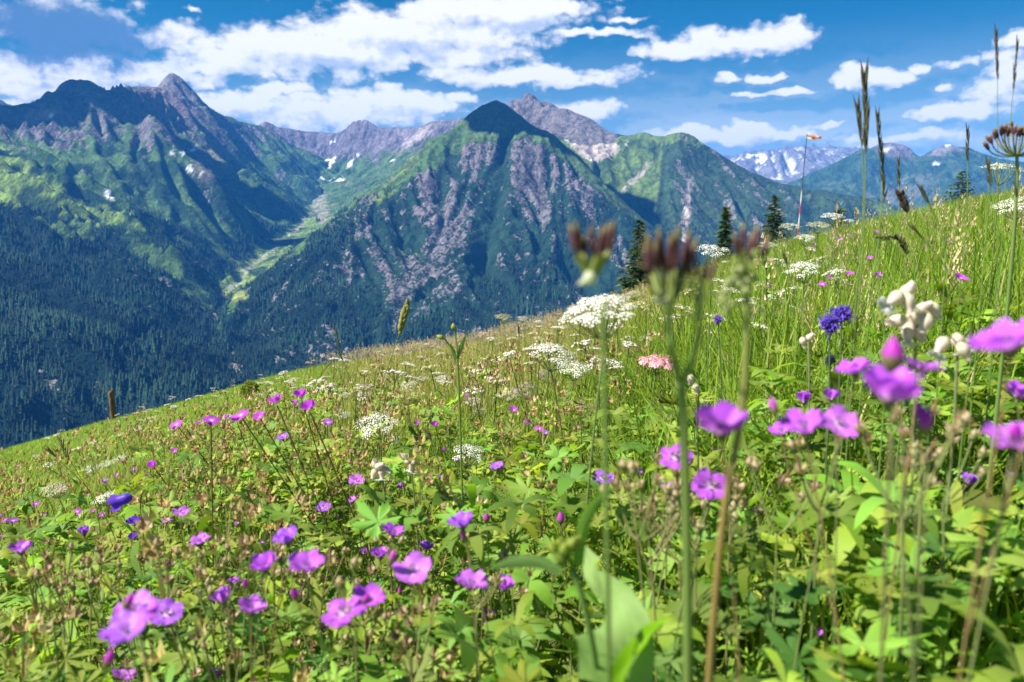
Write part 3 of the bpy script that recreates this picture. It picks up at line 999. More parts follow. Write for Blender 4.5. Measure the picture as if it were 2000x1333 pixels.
if 'M' not in SKIP and tree_pts:
    FM = leaf_mat("conifer needles far", .8, 0, .1)
    TP = np.concatenate(tree_pts)
    r = np.random.default_rng(11)
    parts = []
    kinds = r.integers(0, 3, len(TP))
    for k in range(3):
        tv, tf = conifer_template(3, 5, k)
        q = TP[kinds == k]
        n = len(q)
        pat = fbm(q[:, 0] / 230, q[:, 1] / 230, 4, 700)
        hgt = r.uniform(9, 25, n) * np.clip(1 + .45 * pat, .5, 1.5)
        base = np.array([.009, .028, .017])
        mul = r.uniform(.5, 1.8, (n, 1)) * np.clip(1 + .75 * pat[:, None], .45, 2.2) * np.stack([r.uniform(.8, 1.5, n), np.ones(n), r.uniform(.8, 1.1, n)], 1)
        sc = np.stack([hgt * r.uniform(.8, 1.25, n)] * 2 + [hgt], 1)
        parts.append(scatter(tv, tf, np.broadcast_to(base, (len(tv), 3)), q - np.array([0, 0, 1.0]), r.uniform(0, 6.28, n), sc, mul))
    V, Fc, C = join(parts)
    o = obj_np("forest", V, Fc, FM, C)
    tag(o, "dark conifer forest covering the lower slopes of the far mountains", 'forest', None, 'stuff')
    print("trees", len(TP))


# ------------------------------------------------------------------ cumulus clouds above the frame; their shade lies on the mountains
def cloud(loc, sx, sy, sz, seed, label):
    r = np.random.default_rng(seed)
    nl, nr = 28, 56
    th, ph = np.meshgrid(np.linspace(0, math.pi, nl), np.linspace(0, 2 * math.pi, nr, endpoint=False), indexing='ij')
    d = np.stack([np.sin(th) * np.cos(ph), np.sin(th) * np.sin(ph), np.cos(th)], -1)
    rad = np.full(th.shape, .62)
    for _ in range(46):
        c = r.normal(size=3)
        c /= np.linalg.norm(c)
        a = np.clip((d @ c - .78) / .22, 0, 1)
        rad = np.maximum(rad, .62 + r.uniform(.15, .5) * np.sqrt(a))
    V = d * rad[..., None] * np.array([sx, sy, sz])
    V[..., 2] = np.where(V[..., 2] < 0, V[..., 2] * .35, V[..., 2])
    I = np.arange(nl * nr).reshape(nl, nr)
    Q = np.stack([I[:-1], np.roll(I[:-1], -1, 1), np.roll(I[1:], -1, 1), I[1:]], -1).reshape(-1, 4)
    m = bpy.data.materials.get("cloud white")
    if not m:
        m = bpy.data.materials.new("cloud white")
        m.use_nodes = True
        b = m.node_tree.nodes['Principled BSDF']
        b.inputs['Base Color'].default_value = (.9, .9, .9, 1)
        b.inputs['Roughness'].default_value = 1
    o = obj_np("cloud", V.reshape(-1, 3), Q, m, None, True)
    o.location = loc
    return tag(o, label, 'cloud', None, 'structure')


def shade_at(px, py, Y, alt):
    p = pt(px, py, Y * 1000)
    k = (alt - p[2]) / sun_dir.z
    return (p[0] + sun_dir.x * k, p[1] + sun_dir.y * k, alt)


if 'M' not in SKIP:
    cloud(shade_at(1050, 268, 4.5, 2500), 330, 300, 150, 4, "small white cumulus cloud shading the summit of the central mountain")
    cloud(shade_at(270, 300, 5.3, 2700), 620, 330, 200, 9, "white cumulus cloud shading the flank of the left mountain")
    cloud(shade_at(20, 235, 4.9, 2600), 480, 380, 190, 15, "white cumulus cloud shading the left end of the domed ridge")


# ------------------------------------------------------------------ meadow ground
HC, KC = 0.60, 0.00096
_edge = [(-500, 1010), (-250, 945), (0, 872), (220, 808), (400, 764), (560, 720), (660, 700), (760, 688), (900, 668), (1050, 636), (1240, 580), (1380, 532), (1500, 490),
         (1750, 432), (2000, 382), (2300, 330), (2600, 290)]
_eu = np.array([ray(*p)[0] / ray(*p)[1] for p in _edge])
_ew = np.array([ray(*p)[2] / ray(*p)[1] for p in _edge]) - 0.010
_fu = np.linspace(-3, 3, 1201)
_fw = np.interp(_fu, _eu, _ew)
_fw = np.where(_fu < _eu[0], _ew[0] + (_fu - _eu[0]) * .24, np.where(_fu > _eu[-1], _ew[-1] + (_fu - _eu[-1]) * .18, _fw))
_k = np.exp(-np.linspace(-2, 2, 25) ** 2)
_fw = np.convolve(np.pad(_fw, 12, mode='edge'), _k / _k.sum(), 'valid')
_fw[:12], _fw[-12:] = _fw[12], _fw[-13]


def ground(x, y):
    x, y = np.asarray(x, float), np.asarray(y, float)
    Y = np.maximum(y, 1.0)
    w = np.interp(x / Y, _fu, _fw) + 2 * math.sqrt(HC * KC)
    z = -HC + Y * w - KC * y * y + (y - Y) * -.08
    z = z - np.where(y > 45, (y - 45) ** 2 * .0009, 0)
    return z + .025 * perlin(x * .9, y * .9, 401) * np.clip(y / 2, .3, 1.5) + .05 * perlin(x * .25, y * .25, 402) * np.clip(y / 6, 0, 1.5)


GM = bpy.data.materials.new("meadow soil")
GM.use_nodes = True
GM.node_tree.nodes.clear()
N = NT(GM.node_tree)
geo = N.n('ShaderNodeNewGeometry')
f1, f2 = N.noise(geo.outputs['Position'], 3.0, 6, .6), N.noise(geo.outputs['Position'], .35, 4, .55)
c = N.mix(N.ramp(f1, .35, .68), (.07, .085, .02, 1), (.17, .20, .04, 1))
c = N.mix(N.ramp(f2, .4, .7), c, (.14, .20, .04, 1))
b = N.n('ShaderNodeBsdfPrincipled')
N.link(c, b.inputs['Base Color'])
b.inputs['Roughness'].default_value = 1
bp = N.n('ShaderNodeBump')
bp.inputs['Distance'].default_value = .05
N.link(f1, bp.inputs['Height'])
N.link(bp.outputs[0], b.inputs['Normal'])
o_ = N.n('ShaderNodeOutputMaterial')
N.link(b.outputs[0], o_.inputs[0])

yy = np.concatenate([np.linspace(-6, 0, 13)[:-1], np.linspace(0, 3, 31)[:-1], np.geomspace(3, 130, 150)])
uu = np.linspace(-1, 1, 240)
YY, UU = np.meshgrid(yy, uu, indexing='ij')
XX = UU * (6 + np.maximum(YY, 0) * .95)
ZZ = ground(XX, YY)
I = np.arange(XX.size).reshape(XX.shape)
Q = np.stack([I[:-1, :-1], I[:-1, 1:], I[1:, 1:], I[1:, :-1]], -1).reshape(-1, 4)
o = obj_np("meadow", np.stack([XX, YY, ZZ], -1).reshape(-1, 3), Q, GM, None, True)
tag(o, "sloping alpine hay meadow falling away to the left", 'meadow', None, 'structure')

# ------------------------------------------------------------------ where the flowers stand (photo x, y, width)
CB = [  # photo x, y, width, shape, tilt, extras, label
    (1410, 838, 122, 'cup', (-.12, -.1), dict(buds=0), "large open purple cranesbill blossom just right of the tall green seeding stem"),
    (1738, 770, 135, 'cup', (-.05, -.22), dict(buds=2), "largest purple cranesbill blossom, below the bladder campion"),
    (1668, 724, 74, 'open', (-.3, .1), dict(), "purple cranesbill blossom at upper left of the big right-hand cluster"),
    (1800, 718, 78, 'open', (.25, .1), dict(), "purple cranesbill blossom behind the upper right rim of the largest one"),
    (1570, 783, 42, 'half', (-.05, 0), dict(), "half closed deep purple cranesbill, left one of a pair above the pale twin blossoms"),
    (1623, 778, 44, 'half', (.1, 0), dict(), "half closed deep purple cranesbill, right one of a pair above the pale twin blossoms"),
    (1570, 832, 92, 'open', (-.3, -.2), dict(buds=1), "violet cranesbill of the twin blossoms, showing its left petals"),
    (1640, 826, 78, 'wide', (.1, -.75), dict(), "purple cranesbill turned to the viewer with a white centre, right twin"),
    (1528, 842, 52, 'open', (-.4, -.1), dict(leaves=0), "pale violet cranesbill half hidden at the left of the twin blossoms"),
    (1968, 672, 122, 'open', (-.35, 0), dict(buds=1), "big purple cranesbill blossom cut by the right picture edge, right of the bladder campion"),
    (1990, 772, 60, 'cup', (.2, 0), dict(leaves=0), "purple cranesbill at the right picture edge, middle of three stacked there"),
    (1985, 862, 110, 'open', (-.2, -.15), dict(buds=1), "purple cranesbill at the right picture edge, lowest of three stacked there"),
    (1890, 942, 40, 'half', (.3, .1), dict(leaves=0), "small dark violet cranesbill above the leaf mass at lower right"),
    (1980, 934, 36, 'open', (0, -.2), dict(leaves=0), "small purple cranesbill at the right edge under the stacked blossoms"),
    (1320, 890, 66, 'wide', (-.2, -.6), dict(), "purple and white cranesbill crossed by the tall green seeding stem"),
    (1405, 890, 32, 'half', (.1, 0), dict(leaves=0), "little dark purple cranesbill under the large open blossom"),
    (1390, 944, 72, 'wide', (.15, -.55), dict(), "round purple cranesbill with spread petals right of the tall stem"),
    (1310, 958, 46, 'open', (-.1, 0), dict(), "pink purple cranesbill just left of the tall green stem"),
    (1254, 922, 26, 'open', (.1, -.2), dict(leaves=0), "tiny purple cranesbill left of the tall green stem"),
    (1176, 932, 42, 'wide', (0, -.4), dict(), "two-lobed purple cranesbill above the tip of the curved narrow leaf"),
    (1497, 968, 24, 'half', (0, 0), dict(leaves=0), "magenta cranesbill bud opening among pale calyces at right centre"),
    (1598, 1237, 30, 'open', (.2, -.2), dict(leaves=0), "lone small pink purple cranesbill low in the leaves at lower right"),
    (262, 1192, 82, 'wide', (-.1, -.5), dict(buds=1), "purple cranesbill at lower left, upper one of an overlapping pair"),
    (248, 1232, 88, 'open', (-.2, -.35), dict(buds=1), "purple cranesbill at lower left, lower one of an overlapping pair"),
    (326, 1196, 56, 'wide', (.2, -.4), dict(), "purple cranesbill to the right of the overlapping pair at lower left"),
    (598, 1105, 74, 'open', (.15, -.1), dict(buds=1), "broad purple cranesbill, right one of the trio at left centre"),
    (518, 1108, 62, 'cup', (-.1, -.1), dict(buds=1), "purple cranesbill, left one of the trio at left centre"),
    (562, 1056, 60, 'cup', (-.2, 0), dict(), "magenta cranesbill cup standing highest of the trio at left centre"),
    (436, 1172, 52, 'half', (-.3, 0), dict(), "violet cranesbill with folded petals, lower one of the upright pair"),
    (458, 1142, 32, 'half', (.05, 0), dict(leaves=0), "narrow upright magenta cranesbill above the folded violet one"),
    (492, 1192, 60, 'cup', (.2, -.1), dict(), "purple cranesbill low beside the folded violet one"),
    (586, 1160, 26, 'half', (.1, 0), dict(leaves=0), "closed purple cranesbill bud below the trio at left centre"),
    (670, 1192, 78, 'wide', (-.2, -.35), dict(buds=1), "pink purple cranesbill, left one of the wide double blossom at bottom centre"),
    (718, 1172, 72, 'open', (.25, -.2), dict(), "purple cranesbill, right one of the wide double blossom at bottom centre"),
    (903, 1026, 62, 'cup', (-.1, -.05), dict(buds=1), "purple cranesbill cup standing alone above the bottom centre group"),
    (768, 1040, 52, 'open', (.2, 0), dict(), "purple cranesbill standing above the bottom centre group, near the bladder campion tuft"),
    (742, 1086, 44, 'cup', (-.1, 0), dict(), "magenta cranesbill cup at the left of the crowded bottom centre group"),
    (711, 1080, 22, 'half', (0, 0), dict(leaves=0), "narrow violet cranesbill seen edge on, left end of the bottom centre group"),
    (832, 1072, 36, 'cup', (.1, 0), dict(), "deep magenta cranesbill at the top right of the crowded bottom centre group"),
    (806, 1112, 74, 'wide', (0, -.6), dict(buds=1), "purple cranesbill facing the viewer, middle of the crowded bottom centre group"),
    (920, 1140, 70, 'open', (.15, -.05), dict(), "purple cranesbill left of the big broad leaf, wide and low"),
    (984, 1148, 54, 'half', (.25, -.1), dict(), "violet cranesbill with one upright petal beside the big broad leaf"),
    (852, 1122, 14, 'half', (0, 0), dict(leaves=0), "tiny magenta cranesbill bud right of the crowded bottom centre group"),
    (952, 1204, 36, 'open', (-.1, -.2), dict(leaves=0), "small violet cranesbill low between the big leaf and the double blossom"),
    (240, 1320, 44, 'open', (.3, .1), dict(leaves=0), "purple cranesbill cut by the bottom edge at lower left"),
    (420, 1324, 36, 'half', (0, -.2), dict(leaves=0), "violet cranesbill cut by the bottom edge, left of centre"),
    (41, 1076, 42, 'cup', (0, 0), dict(), "two-winged purple cranesbill near the left picture edge"),
    (164, 1041, 28, 'half', (.05, 0), dict(), "dark magenta cranesbill with drooping petals in the left flower patch"),
    (391, 1058, 40, 'open', (-.2, -.2), dict(), "pink purple cranesbill alone in the withered calyces at left"),
    (262, 1022, 30, 'wide', (0, -.3), dict(blue=True), "bluish violet cranesbill, upper of two at left"),
    (262, 1050, 24, 'open', (0, -.3), dict(blue=True, leaves=0), "bluish violet cranesbill, lower of two at left"),
    (353, 1000, 30, 'wide', (.2, -.3), dict(), "purple cranesbill with a pale centre right of the blue bellflower"),
    (326, 1018, 24, 'open', (0, 0), dict(leaves=0), "small pink purple cranesbill just below the pale-centred one at left"),
    (696, 938, 32, 'wide', (.2, -.4), dict(), "purple cranesbill with white centre left of the white campion tuft"),
    (688, 978, 26, 'open', (-.2, -.1), dict(), "lilac cranesbill under the white-centred one, left of the campion tuft"),
    (632, 990, 28, 'wide', (0, -.4), dict(leaves=0), "lilac cranesbill among reddish calyces, left of the campion tuft"),
    (785, 950, 22, 'open', (0, -.4), dict(leaves=0), "small violet cranesbill right of the white campion tuft"),
    (972, 912, 32, 'open', (-.2, -.2), dict(), "purple cranesbill just below the flat white umbel at centre"),
    (552, 856, 28, 'open', (-.2, -.2), dict(), "purple cranesbill just under the row on the left hump"),
]
ROW = [(345, 830, 24), (412, 822, 32), (388, 828, 16), (470, 812, 34), (462, 822, 22), (508, 816, 28), (540, 788, 36), (588, 776, 34), (604, 800, 40), (640, 826, 22), (575, 790, 18), (440, 818, 18)]
MID = [(815, 830, 16), (850, 832, 20), (868, 880, 14), (1003, 803, 22), (1030, 825, 16), (1052, 838, 20), (1066, 846, 16), (912, 776, 14), (892, 900, 16), (660, 800, 14), (862, 932, 14),
       (1032, 775, 12), (1130, 835, 12), (840, 850, 12)]
FARR = [(1660, 537, 18), (1714, 542, 20), (1875, 546, 26), (1890, 548, 16), (1606, 556, 16), (1700, 506, 14), (1640, 470, 12), (1712, 455, 12), (1752, 470, 10), (1660, 462, 10), (1400, 626, 14), (1380, 640, 12),
        (1620, 545, 14), (1760, 540, 12), (1850, 470, 10), (1590, 480, 10)]
LEFTS = [(340, 883, 16), (300, 912, 22), (262, 918, 12), (228, 930, 10), (182, 1000, 12), (150, 1000, 16), (86, 1006, 14), (25, 1018, 18), (4, 1050, 14), (2, 1010, 10), (200, 1008, 14), (295, 905, 14), (205, 940, 12),
         (640, 985, 12), (660, 1012, 12), (465, 1022, 14), (512, 1060, 14), (70, 985, 14), (10, 1020, 14), (240, 900, 9), (290, 930, 10)]
BUDS = [(1743, 702, 46, "plump closed purple cranesbill bud above the largest blossom"), (950, 1014, 16, "slim magenta cranesbill bud beside the lone purple cup"),
        (255, 1275, 12, "round magenta cranesbill bud under the overlapping pair, left one"), (348, 1268, 15, "round magenta cranesbill bud under the overlapping pair, right one"),
        (540, 1300, 10, "dark violet cranesbill bud near the bottom edge"), (1095, 1016, 18, "violet cranesbill bud above the yellow green bud of the broad-leaved herb"),
        (780, 1160, 14, "magenta cranesbill bud right of the double blossom at bottom centre")]

UM = [
    (1170, 612, 135, dict(tilt=(-.25, -.2), dome=.2, per=26, rays=22), "big white domed umbel standing out below the dark fruit head at centre"),
    (1085, 694, 88, dict(tilt=(.25, -.3), per=18), "white umbel left and below the big domed one, with a second head under it"),
    (1122, 722, 62, dict(tilt=(0, -.3)), "smaller white umbel tucked under its neighbour right of the centre stems"),
    (735, 830, 80, dict(tilt=(-.2, -.35), per=18), "bright white umbel above the white campion tuft, left of centre"),
    (917, 886, 66, dict(tilt=(.1, -.15)), "flat white umbel seen nearly edge on at centre"),
    (1392, 492, 62, dict(tilt=(0, -.3), per=18), "white umbel behind the dark fruit heads of the tall stem"),
    (1575, 466, 36, dict(), "white umbel beside the foot of the windsock pole"),
    (1545, 444, 36, dict(col=(.62, .60, .40)), "cream umbel just above the white one at the windsock pole"),
    (1600, 440, 40, dict(col=(.58, .56, .30), dome=.05), "greenish flat umbel right of the cream one near the windsock pole"),
    (1628, 424, 38, dict(), "white umbel high on the skyline between the spruce and the tall grass stalks"),
    (1658, 432, 18, dict(), "small white umbel right of the skyline umbel"),
    (1500, 480, 34, dict(col=(.7, .7, .55)), "pale umbel left of the larger spruce foot"),
    (1570, 530, 60, dict(tilt=(-.2, -.3), dome=.25), "loose white umbel on the slope below the spruce"),
    (1642, 523, 28, dict(dome=.2), "small white umbel right of the loose one on the slope"),
    (1608, 514, 26, dict(), "small white umbel behind the loose one on the slope"),
    (1540, 520, 24, dict(), "small white umbel left of the loose one on the slope"),
    (1980, 402, 60, dict(tilt=(-.4, -.2)), "white umbel at the right picture edge in tall grass"),
    (1958, 332, 60, dict(col=(.62, .62, .42), tilt=(.1, -.1)), "cream umbel on the skyline at the right, left of the dark fruiting umbel"),
    (984, 620, 32, dict(col=(.52, .44, .22), dome=.08), "tan umbel on a long stem against the forest, left of its neighbours"),
    (1022, 622, 24, dict(col=(.62, .52, .48), dome=.06), "pinkish goblet-shaped umbel on the skyline right of the tan one"),
    (1052, 629, 16, dict(), "tiny white umbel on the skyline right of the goblet-shaped one"),
    (1090, 614, 24, dict(col=(.17, .09, .05), dome=.04), "dark brown fruiting umbel on the skyline left of the big domed one"),
    (1240, 575, 30, dict(col=(.52, .45, .33)), "greyish withered umbel at the foot of the left spruce"),
    (1285, 708, 66, dict(name="pink_yarrow", col=(.80, .40, .46), dome=.06, tilt=(.1, -.2), floret=.05), "rose pink yarrow head left of the tall green stems"),
    (1234, 680, 46, dict(name="brown_yarrow", col=(.24, .12, .09), dome=.1, sparse=.3), "brown withered yarrow above the rose pink one"),
    (1142, 795, 64, dict(name="pink_yarrow", col=(.46, .27, .22), dome=.15, sparse=.4, tilt=(.3, -.2)), "faded pink yarrow with loose clusters below the white umbels"),
    (1420, 700, 56, dict(name="pink_yarrow", col=(.40, .26, .20), sparse=.35, tilt=(.3, -.2)), "dull pink yarrow between the tall green stems"),
    (1420, 782, 58, dict(name="pink_yarrow", col=(.48, .31, .24), sparse=.35), "pale pink yarrow just above the large open cranesbill"),
    (1537, 613, 40, dict(col=(.62, .40, .42), dome=.04, tilt=(0, -.08)), "flat pinkish umbel seen edge on left of the blue rampion pair"),
    (1478, 690, 24, dict(col=(.5, .33, .28), dome=.04), "small flat pink umbel right of the tall stems"),
    (1065, 735, 34, dict(col=(.42, .30, .33), per=20, dome=.35), "mauve feathery seed head left under the double white umbel"),
    (1030, 765, 44, dict(col=(.45, .36, .34), per=22, dome=.4), "large fuzzy mauve seed head in mid-meadow"),
    (995, 770, 46, dict(col=(.66, .52, .50), dome=.2), "pinkish white umbel left of the fuzzy mauve seed head"),
    (938, 805, 28, dict(col=(.68, .46, .50), dome=.15), "pink umbel in mid-meadow above the scattered cranesbills"),
    (925, 785, 34, dict(col=(.72, .62, .58), dome=.15), "pinkish cream umbel just above the pink one in mid-meadow"),
    (800, 752, 34, dict(col=(.80, .76, .66)), "cream umbel at the upper left of mid-meadow, wide and flat"),
    (868, 742, 36, dict(col=(.76, .70, .62)), "cream umbel in mid-meadow right of the flat one"),
    (826, 740, 22, dict(col=(.66, .58, .50)), "little cream umbel between two larger ones in mid-meadow"),
    (796, 770, 60, dict(col=(.46, .42, .18), sparse=.3, dome=.1), "greenish yellow fading umbel below the flat cream one"),
    (710, 772, 26, dict(col=(.8, .74, .68)), "whitish umbel right of the purple row on the left hump"),
    (675, 772, 24, dict(col=(.78, .66, .62)), "pinkish white umbel at the right end of the purple row"),
    (445, 815, 20, dict(), "small white umbel inside the purple row on the left hump"),
    (672, 812, 28, dict(), "white umbel just left above the bright white one"),
    (770, 860, 30, dict(), "small white umbel under the bright white one"),
    (205, 972, 42, dict(tilt=(-.3, -.2), dome=.06), "flat white umbel left beside the blue bellflower"),
    (180, 915, 26, dict(dome=.05), "flat white umbel at the far left above the bellflower"),
    (212, 905, 24, dict(dome=.05), "flat white umbel at the far left, right of its twin"),
    (236, 895, 18, dict(dome=.05), "small flat white umbel nearest the green turf at far left"),
    (110, 955, 44, dict(col=(.66, .58, .48), dome=.05), "cream umbel at far left among lilac blossoms"),
    (1230, 770, 20, dict(col=(.62, .55, .08), name="yellow_rattle", dome=.9), "lower yellow rattle head left of the tall green stem"),
    (1219, 742, 18, dict(col=(.70, .62, .06), name="yellow_rattle", dome=.9), "upper yellow rattle head left of the tall green stem"),
    (1620, 672, 20, dict(col=(.6, .42, .34), dome=.5), "beige knobbly seed head left of the blue rampion stem"),
    (1855, 665, 22, dict(), "small white umbel in the grass behind the bladder campion"),
]


def place(px, py, size, real, hmin=.12, hmax=.62, Y=None):
    """a spot seen at (px, py) whose real width spans size photo pixels, kept at a plausible height above the ground"""
    d = ray(px, py)
    if Y is None:
        Y = F * real / size / np.linalg.norm(d) * d[1]
    for _ in range(32):
        p = d * (Y / d[1])
        h = p[2] - float(ground(p[0], p[1]))
        if h > hmax and p[1] > .25 and Y < 30:
            Y *= 1.02 if d[2] / d[1] < -.02 else .98
        elif h < hmin:
            Y *= .98
        else:
            break
    return d * (Y / d[1]), real


FLOW = []
for _q in CB + ROW + MID + LEFTS + UM:
    _p, _ = place(_q[0], _q[1], _q[2], .085 if isinstance(_q[3] if len(_q) > 3 else 0, dict) else .03)
    FLOW.append((_q[0], _q[1], _q[2], _p[1]))


def clear_view(P, grow=.62):
    """False for growth that would stand right in front of a flower head"""
    px, py = project(P[:, 0], P[:, 1], P[:, 2])
    ok = np.ones(len(P), bool)
    for (fx, fy, fs, fY) in FLOW:
        rad = fs * grow + 22 / np.maximum(P[:, 1], .3)
        ok &= ~((np.abs(px - fx) < rad) & (np.abs(py - fy) < rad) & (P[:, 1] < fY + .03))
    return ok


# ------------------------------------------------------------------ grass
LM = leaf_mat("grass leaf", .6, .42, .18, (1.25, 1.35, .5))
SM = leaf_mat("stem", .55, .15, .3)
LEAFM = leaf_mat("herb leaf", .55, .46, .2, (1.35, 1.45, .45), .12)
DRY = leaf_mat("dry seed head", .8, .3, .1, (1.2, 1.1, .8))


def wedge(y0, y1, dens, r, half=.82, pad=.35):
    n = int(dens * ((half * (y1 * y1 - y0 * y0)) + 2 * pad * (y1 - y0)))
    y = np.sqrt(r.uniform(y0 * y0, y1 * y1, n))
    x = r.uniform(-1, 1, n) * (half * y + pad)
    return x, y


def blades(x, y, L, wid, az_, lean, curl, cb, ct, nseg=4):
    n = len(x)
    t = np.linspace(0, 1, nseg + 1)
    a = lean[:, None] + curl[:, None] * t[None] ** 1.5
    dl = L[:, None] / nseg
    h = np.concatenate([np.zeros((n, 1)), np.cumsum(np.sin(a[:, 1:]) * dl, 1)], 1)
    v = np.concatenate([np.zeros((n, 1)), np.cumsum(np.cos(a[:, 1:]) * dl, 1)], 1)
    z0 = ground(x, y) - .01
    cx, cz = np.cos(az_)[:, None], np.sin(az_)[:, None]
    px, py, pz = x[:, None] + h * cx, y[:, None] + h * cz, z0[:, None] + v
    w = wid[:, None] * (1 - t[None] ** 1.8) * .5
    V = np.empty((n, nseg + 1, 2, 3))
    for k, s in ((0, -1), (1, 1)):
        V[:, :, k, 0], V[:, :, k, 1], V[:, :, k, 2] = px - s * w * cz, py + s * w * cx, pz
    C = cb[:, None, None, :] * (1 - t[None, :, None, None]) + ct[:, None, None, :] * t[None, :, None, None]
    C = np.broadcast_to(C, (n, nseg + 1, 2, 3))
    base = (np.arange(n) * (nseg + 1) * 2)[:, None]
    seg = (np.arange(nseg) * 2)[None]
    b0 = base + seg
    Fq = np.stack([b0, b0 + 1, b0 + 3, b0 + 2], -1).reshape(-1, 4)
    return V.reshape(-1, 3), Fq, C.reshape(-1, 3)


def zone(x, y):
    """pixel column and how much each kind of growth belongs at a spot"""
    z = ground(x, y)
    px, py = project(x, y, z + .2)
    n = fbm(x * .8, y * .8, 3, 501)
    right = smooth(px + 160 * n, 1080, 1420)
    leftturf = smooth(px + 80 * n, 760, 520) * smooth(y, 4.2, 5.8)
    tan = (1 - leftturf) * smooth(y, 2.4, 5) * smooth(px + 160 * n, 1500, 1250)
    ger = smooth(px + 200 * n, 1250, 900) * smooth(y + .8 * n, 4.0, 2.6)
    return px, py, right, leftturf, tan, ger, n


def colours(n, base, r, v=.3):
    b = np.array(base)
    m = r.uniform(1 - v, 1 + v, (n, 1))
    return b * m * np.stack([r.uniform(.8, 1.25, n), np.ones(n), r.uniform(.7, 1.3, n)], 1)


if 'G' not in SKIP:
    r = np.random.default_rng(21)
    parts = []
    for (y0, y1, dens, seg, wmul) in ((.5, 1.5, 2400, 5, 1), (1.5, 3, 2600, 4, 1), (3, 6, 1500, 4, 1.15), (6, 12, 820, 3, 1.4), (12, 34, 300, 2, 2.2)):
        x, y = wedge(y0, y1, dens, r)
        px, py, right, turf, tan, ger, n = zone(x, y)
        keep = r.uniform(0, 1, len(x)) < np.clip(1 - .38 * ger, .2, 1)
        x, y, px, right, turf, tan, ger, n = [q[keep] for q in (x, y, px, right, turf, tan, ger, n)]
        m = len(x)
        L = r.uniform(.5, 1.25, m) * (.22 + .24 * right - .10 * turf - .02 * tan) * (1 + .3 * n)
        near = smooth(y, 1.7, .7)
        L = np.minimum(L, .52) * (1 - .4 * near)
        wid = r.uniform(.0028, .0065, m) * wmul * (1 + .25 * right)
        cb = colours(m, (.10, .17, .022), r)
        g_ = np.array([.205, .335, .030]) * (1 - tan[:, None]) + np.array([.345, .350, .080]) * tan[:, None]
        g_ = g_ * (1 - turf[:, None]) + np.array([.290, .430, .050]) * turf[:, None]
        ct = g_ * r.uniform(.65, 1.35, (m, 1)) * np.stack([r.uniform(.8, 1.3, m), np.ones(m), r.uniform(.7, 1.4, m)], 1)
        dry = r.uniform(0, 1, m) < .06 + .12 * tan - .055 * turf
        ct[dry] = np.array([.48, .41, .19]) * r.uniform(.7, 1.2, (dry.sum(), 1))
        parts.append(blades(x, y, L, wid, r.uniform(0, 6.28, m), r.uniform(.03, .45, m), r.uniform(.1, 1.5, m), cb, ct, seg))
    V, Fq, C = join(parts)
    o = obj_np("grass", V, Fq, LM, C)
    tag(o, "green and straw coloured meadow grass covering the slope", 'grass', None, 'stuff')
    print("grass quads", len(Fq))


# ---- lobed cranesbill leaf
def palmate(seed, lobes=5, deep=.55, teeth=3):
    r = np.random.default_rng(seed)
    pts = []
    angs = np.radians(np.linspace(-128, 128, lobes))
    half = np.radians(256 / (lobes - 1) / 2)
    for i, a in enumerate(angs):
        Rl = (1.0 - .10 * abs(i - lobes // 2)) * r.uniform(.9, 1.08)
        prof = [(-1.0, .34), (-.72, .55), (-.62, .78), (-.50, .70), (-.36, .93), (-.22, .86), (0, 1.06), (.22, .88), (.36, .95), (.50, .71), (.62, .80), (.72, .56)]
        for (s, q) in prof:
            w = half * (1 if abs(s) > .9 else .92)
            pts.append((a + s * w, Rl * (q if abs(s) < .9 else deep * .6) * r.uniform(.95, 1.05)))
    pts.append((angs[-1] + half, deep * .4))
    V = [(0, 0, 0)]
    for (a, q) in pts:
        V.append((q * math.sin(a) * .5, q * math.cos(a) * .5, .10 * q * q + .03 * math.sin(a * 9) - .02))
    Fc = [(0, i, i + 1) for i in range(1, len(V) - 1)]
    return np.array(V), np.array(Fc)


def tube(pts, rad, sides=6, cols=None):
    P = np.asarray(pts, float)
    n = len(P)
    rad = np.broadcast_to(np.asarray(rad, float), (n,))
    T = np.gradient(P, axis=0)
    T /= np.linalg.norm(T, axis=1)[:, None] + 1e-12
    ref = np.array([0, 0, 1.0]) if abs(T[0, 2]) < .9 else np.array([1.0, 0, 0])
    U = np.cross(T, ref)
    U /= np.linalg.norm(U, axis=1)[:, None] + 1e-12
    B = np.cross(T, U)
    a = np.linspace(0, 2 * math.pi, sides, endpoint=False)
    V = P[:, None] + rad[:, None, None] * (np.cos(a)[None, :, None] * U[:, None] + np.sin(a)[None, :, None] * B[:, None])
    I = np.arange(n * sides).reshape(n, sides)
    J = np.roll(I, -1, 1)
    Q = np.stack([I[:-1], J[:-1], J[1:], I[1:]], -1).reshape(-1, 4)
    if cols is None:
        cols = np.broadcast_to(np.array((.07, .14, .03)), (n, 3))
    C = np.repeat(np.asarray(cols, float), sides, 0)
    return V.reshape(-1, 3), Q, C


def bez(p0, p1, p2, n=8, p3=None):
    t = np.linspace(0, 1, n)[:, None]
    p0, p1, p2 = (np.asarray(p, float) for p in (p0, p1, p2))
    if p3 is None:
        return (1 - t) ** 2 * p0 + 2 * t * (1 - t) * p1 + t * t * p2
    p3 = np.asarray(p3, float)
    return (1 - t) ** 3 * p0 + 3 * t * (1 - t) ** 2 * p1 + 3 * t * t * (1 - t) * p2 + t ** 3 * p3


def quads_to_tris(Q):
    return np.concatenate([Q[:, [0, 1, 2]], Q[:, [0, 2, 3]]])


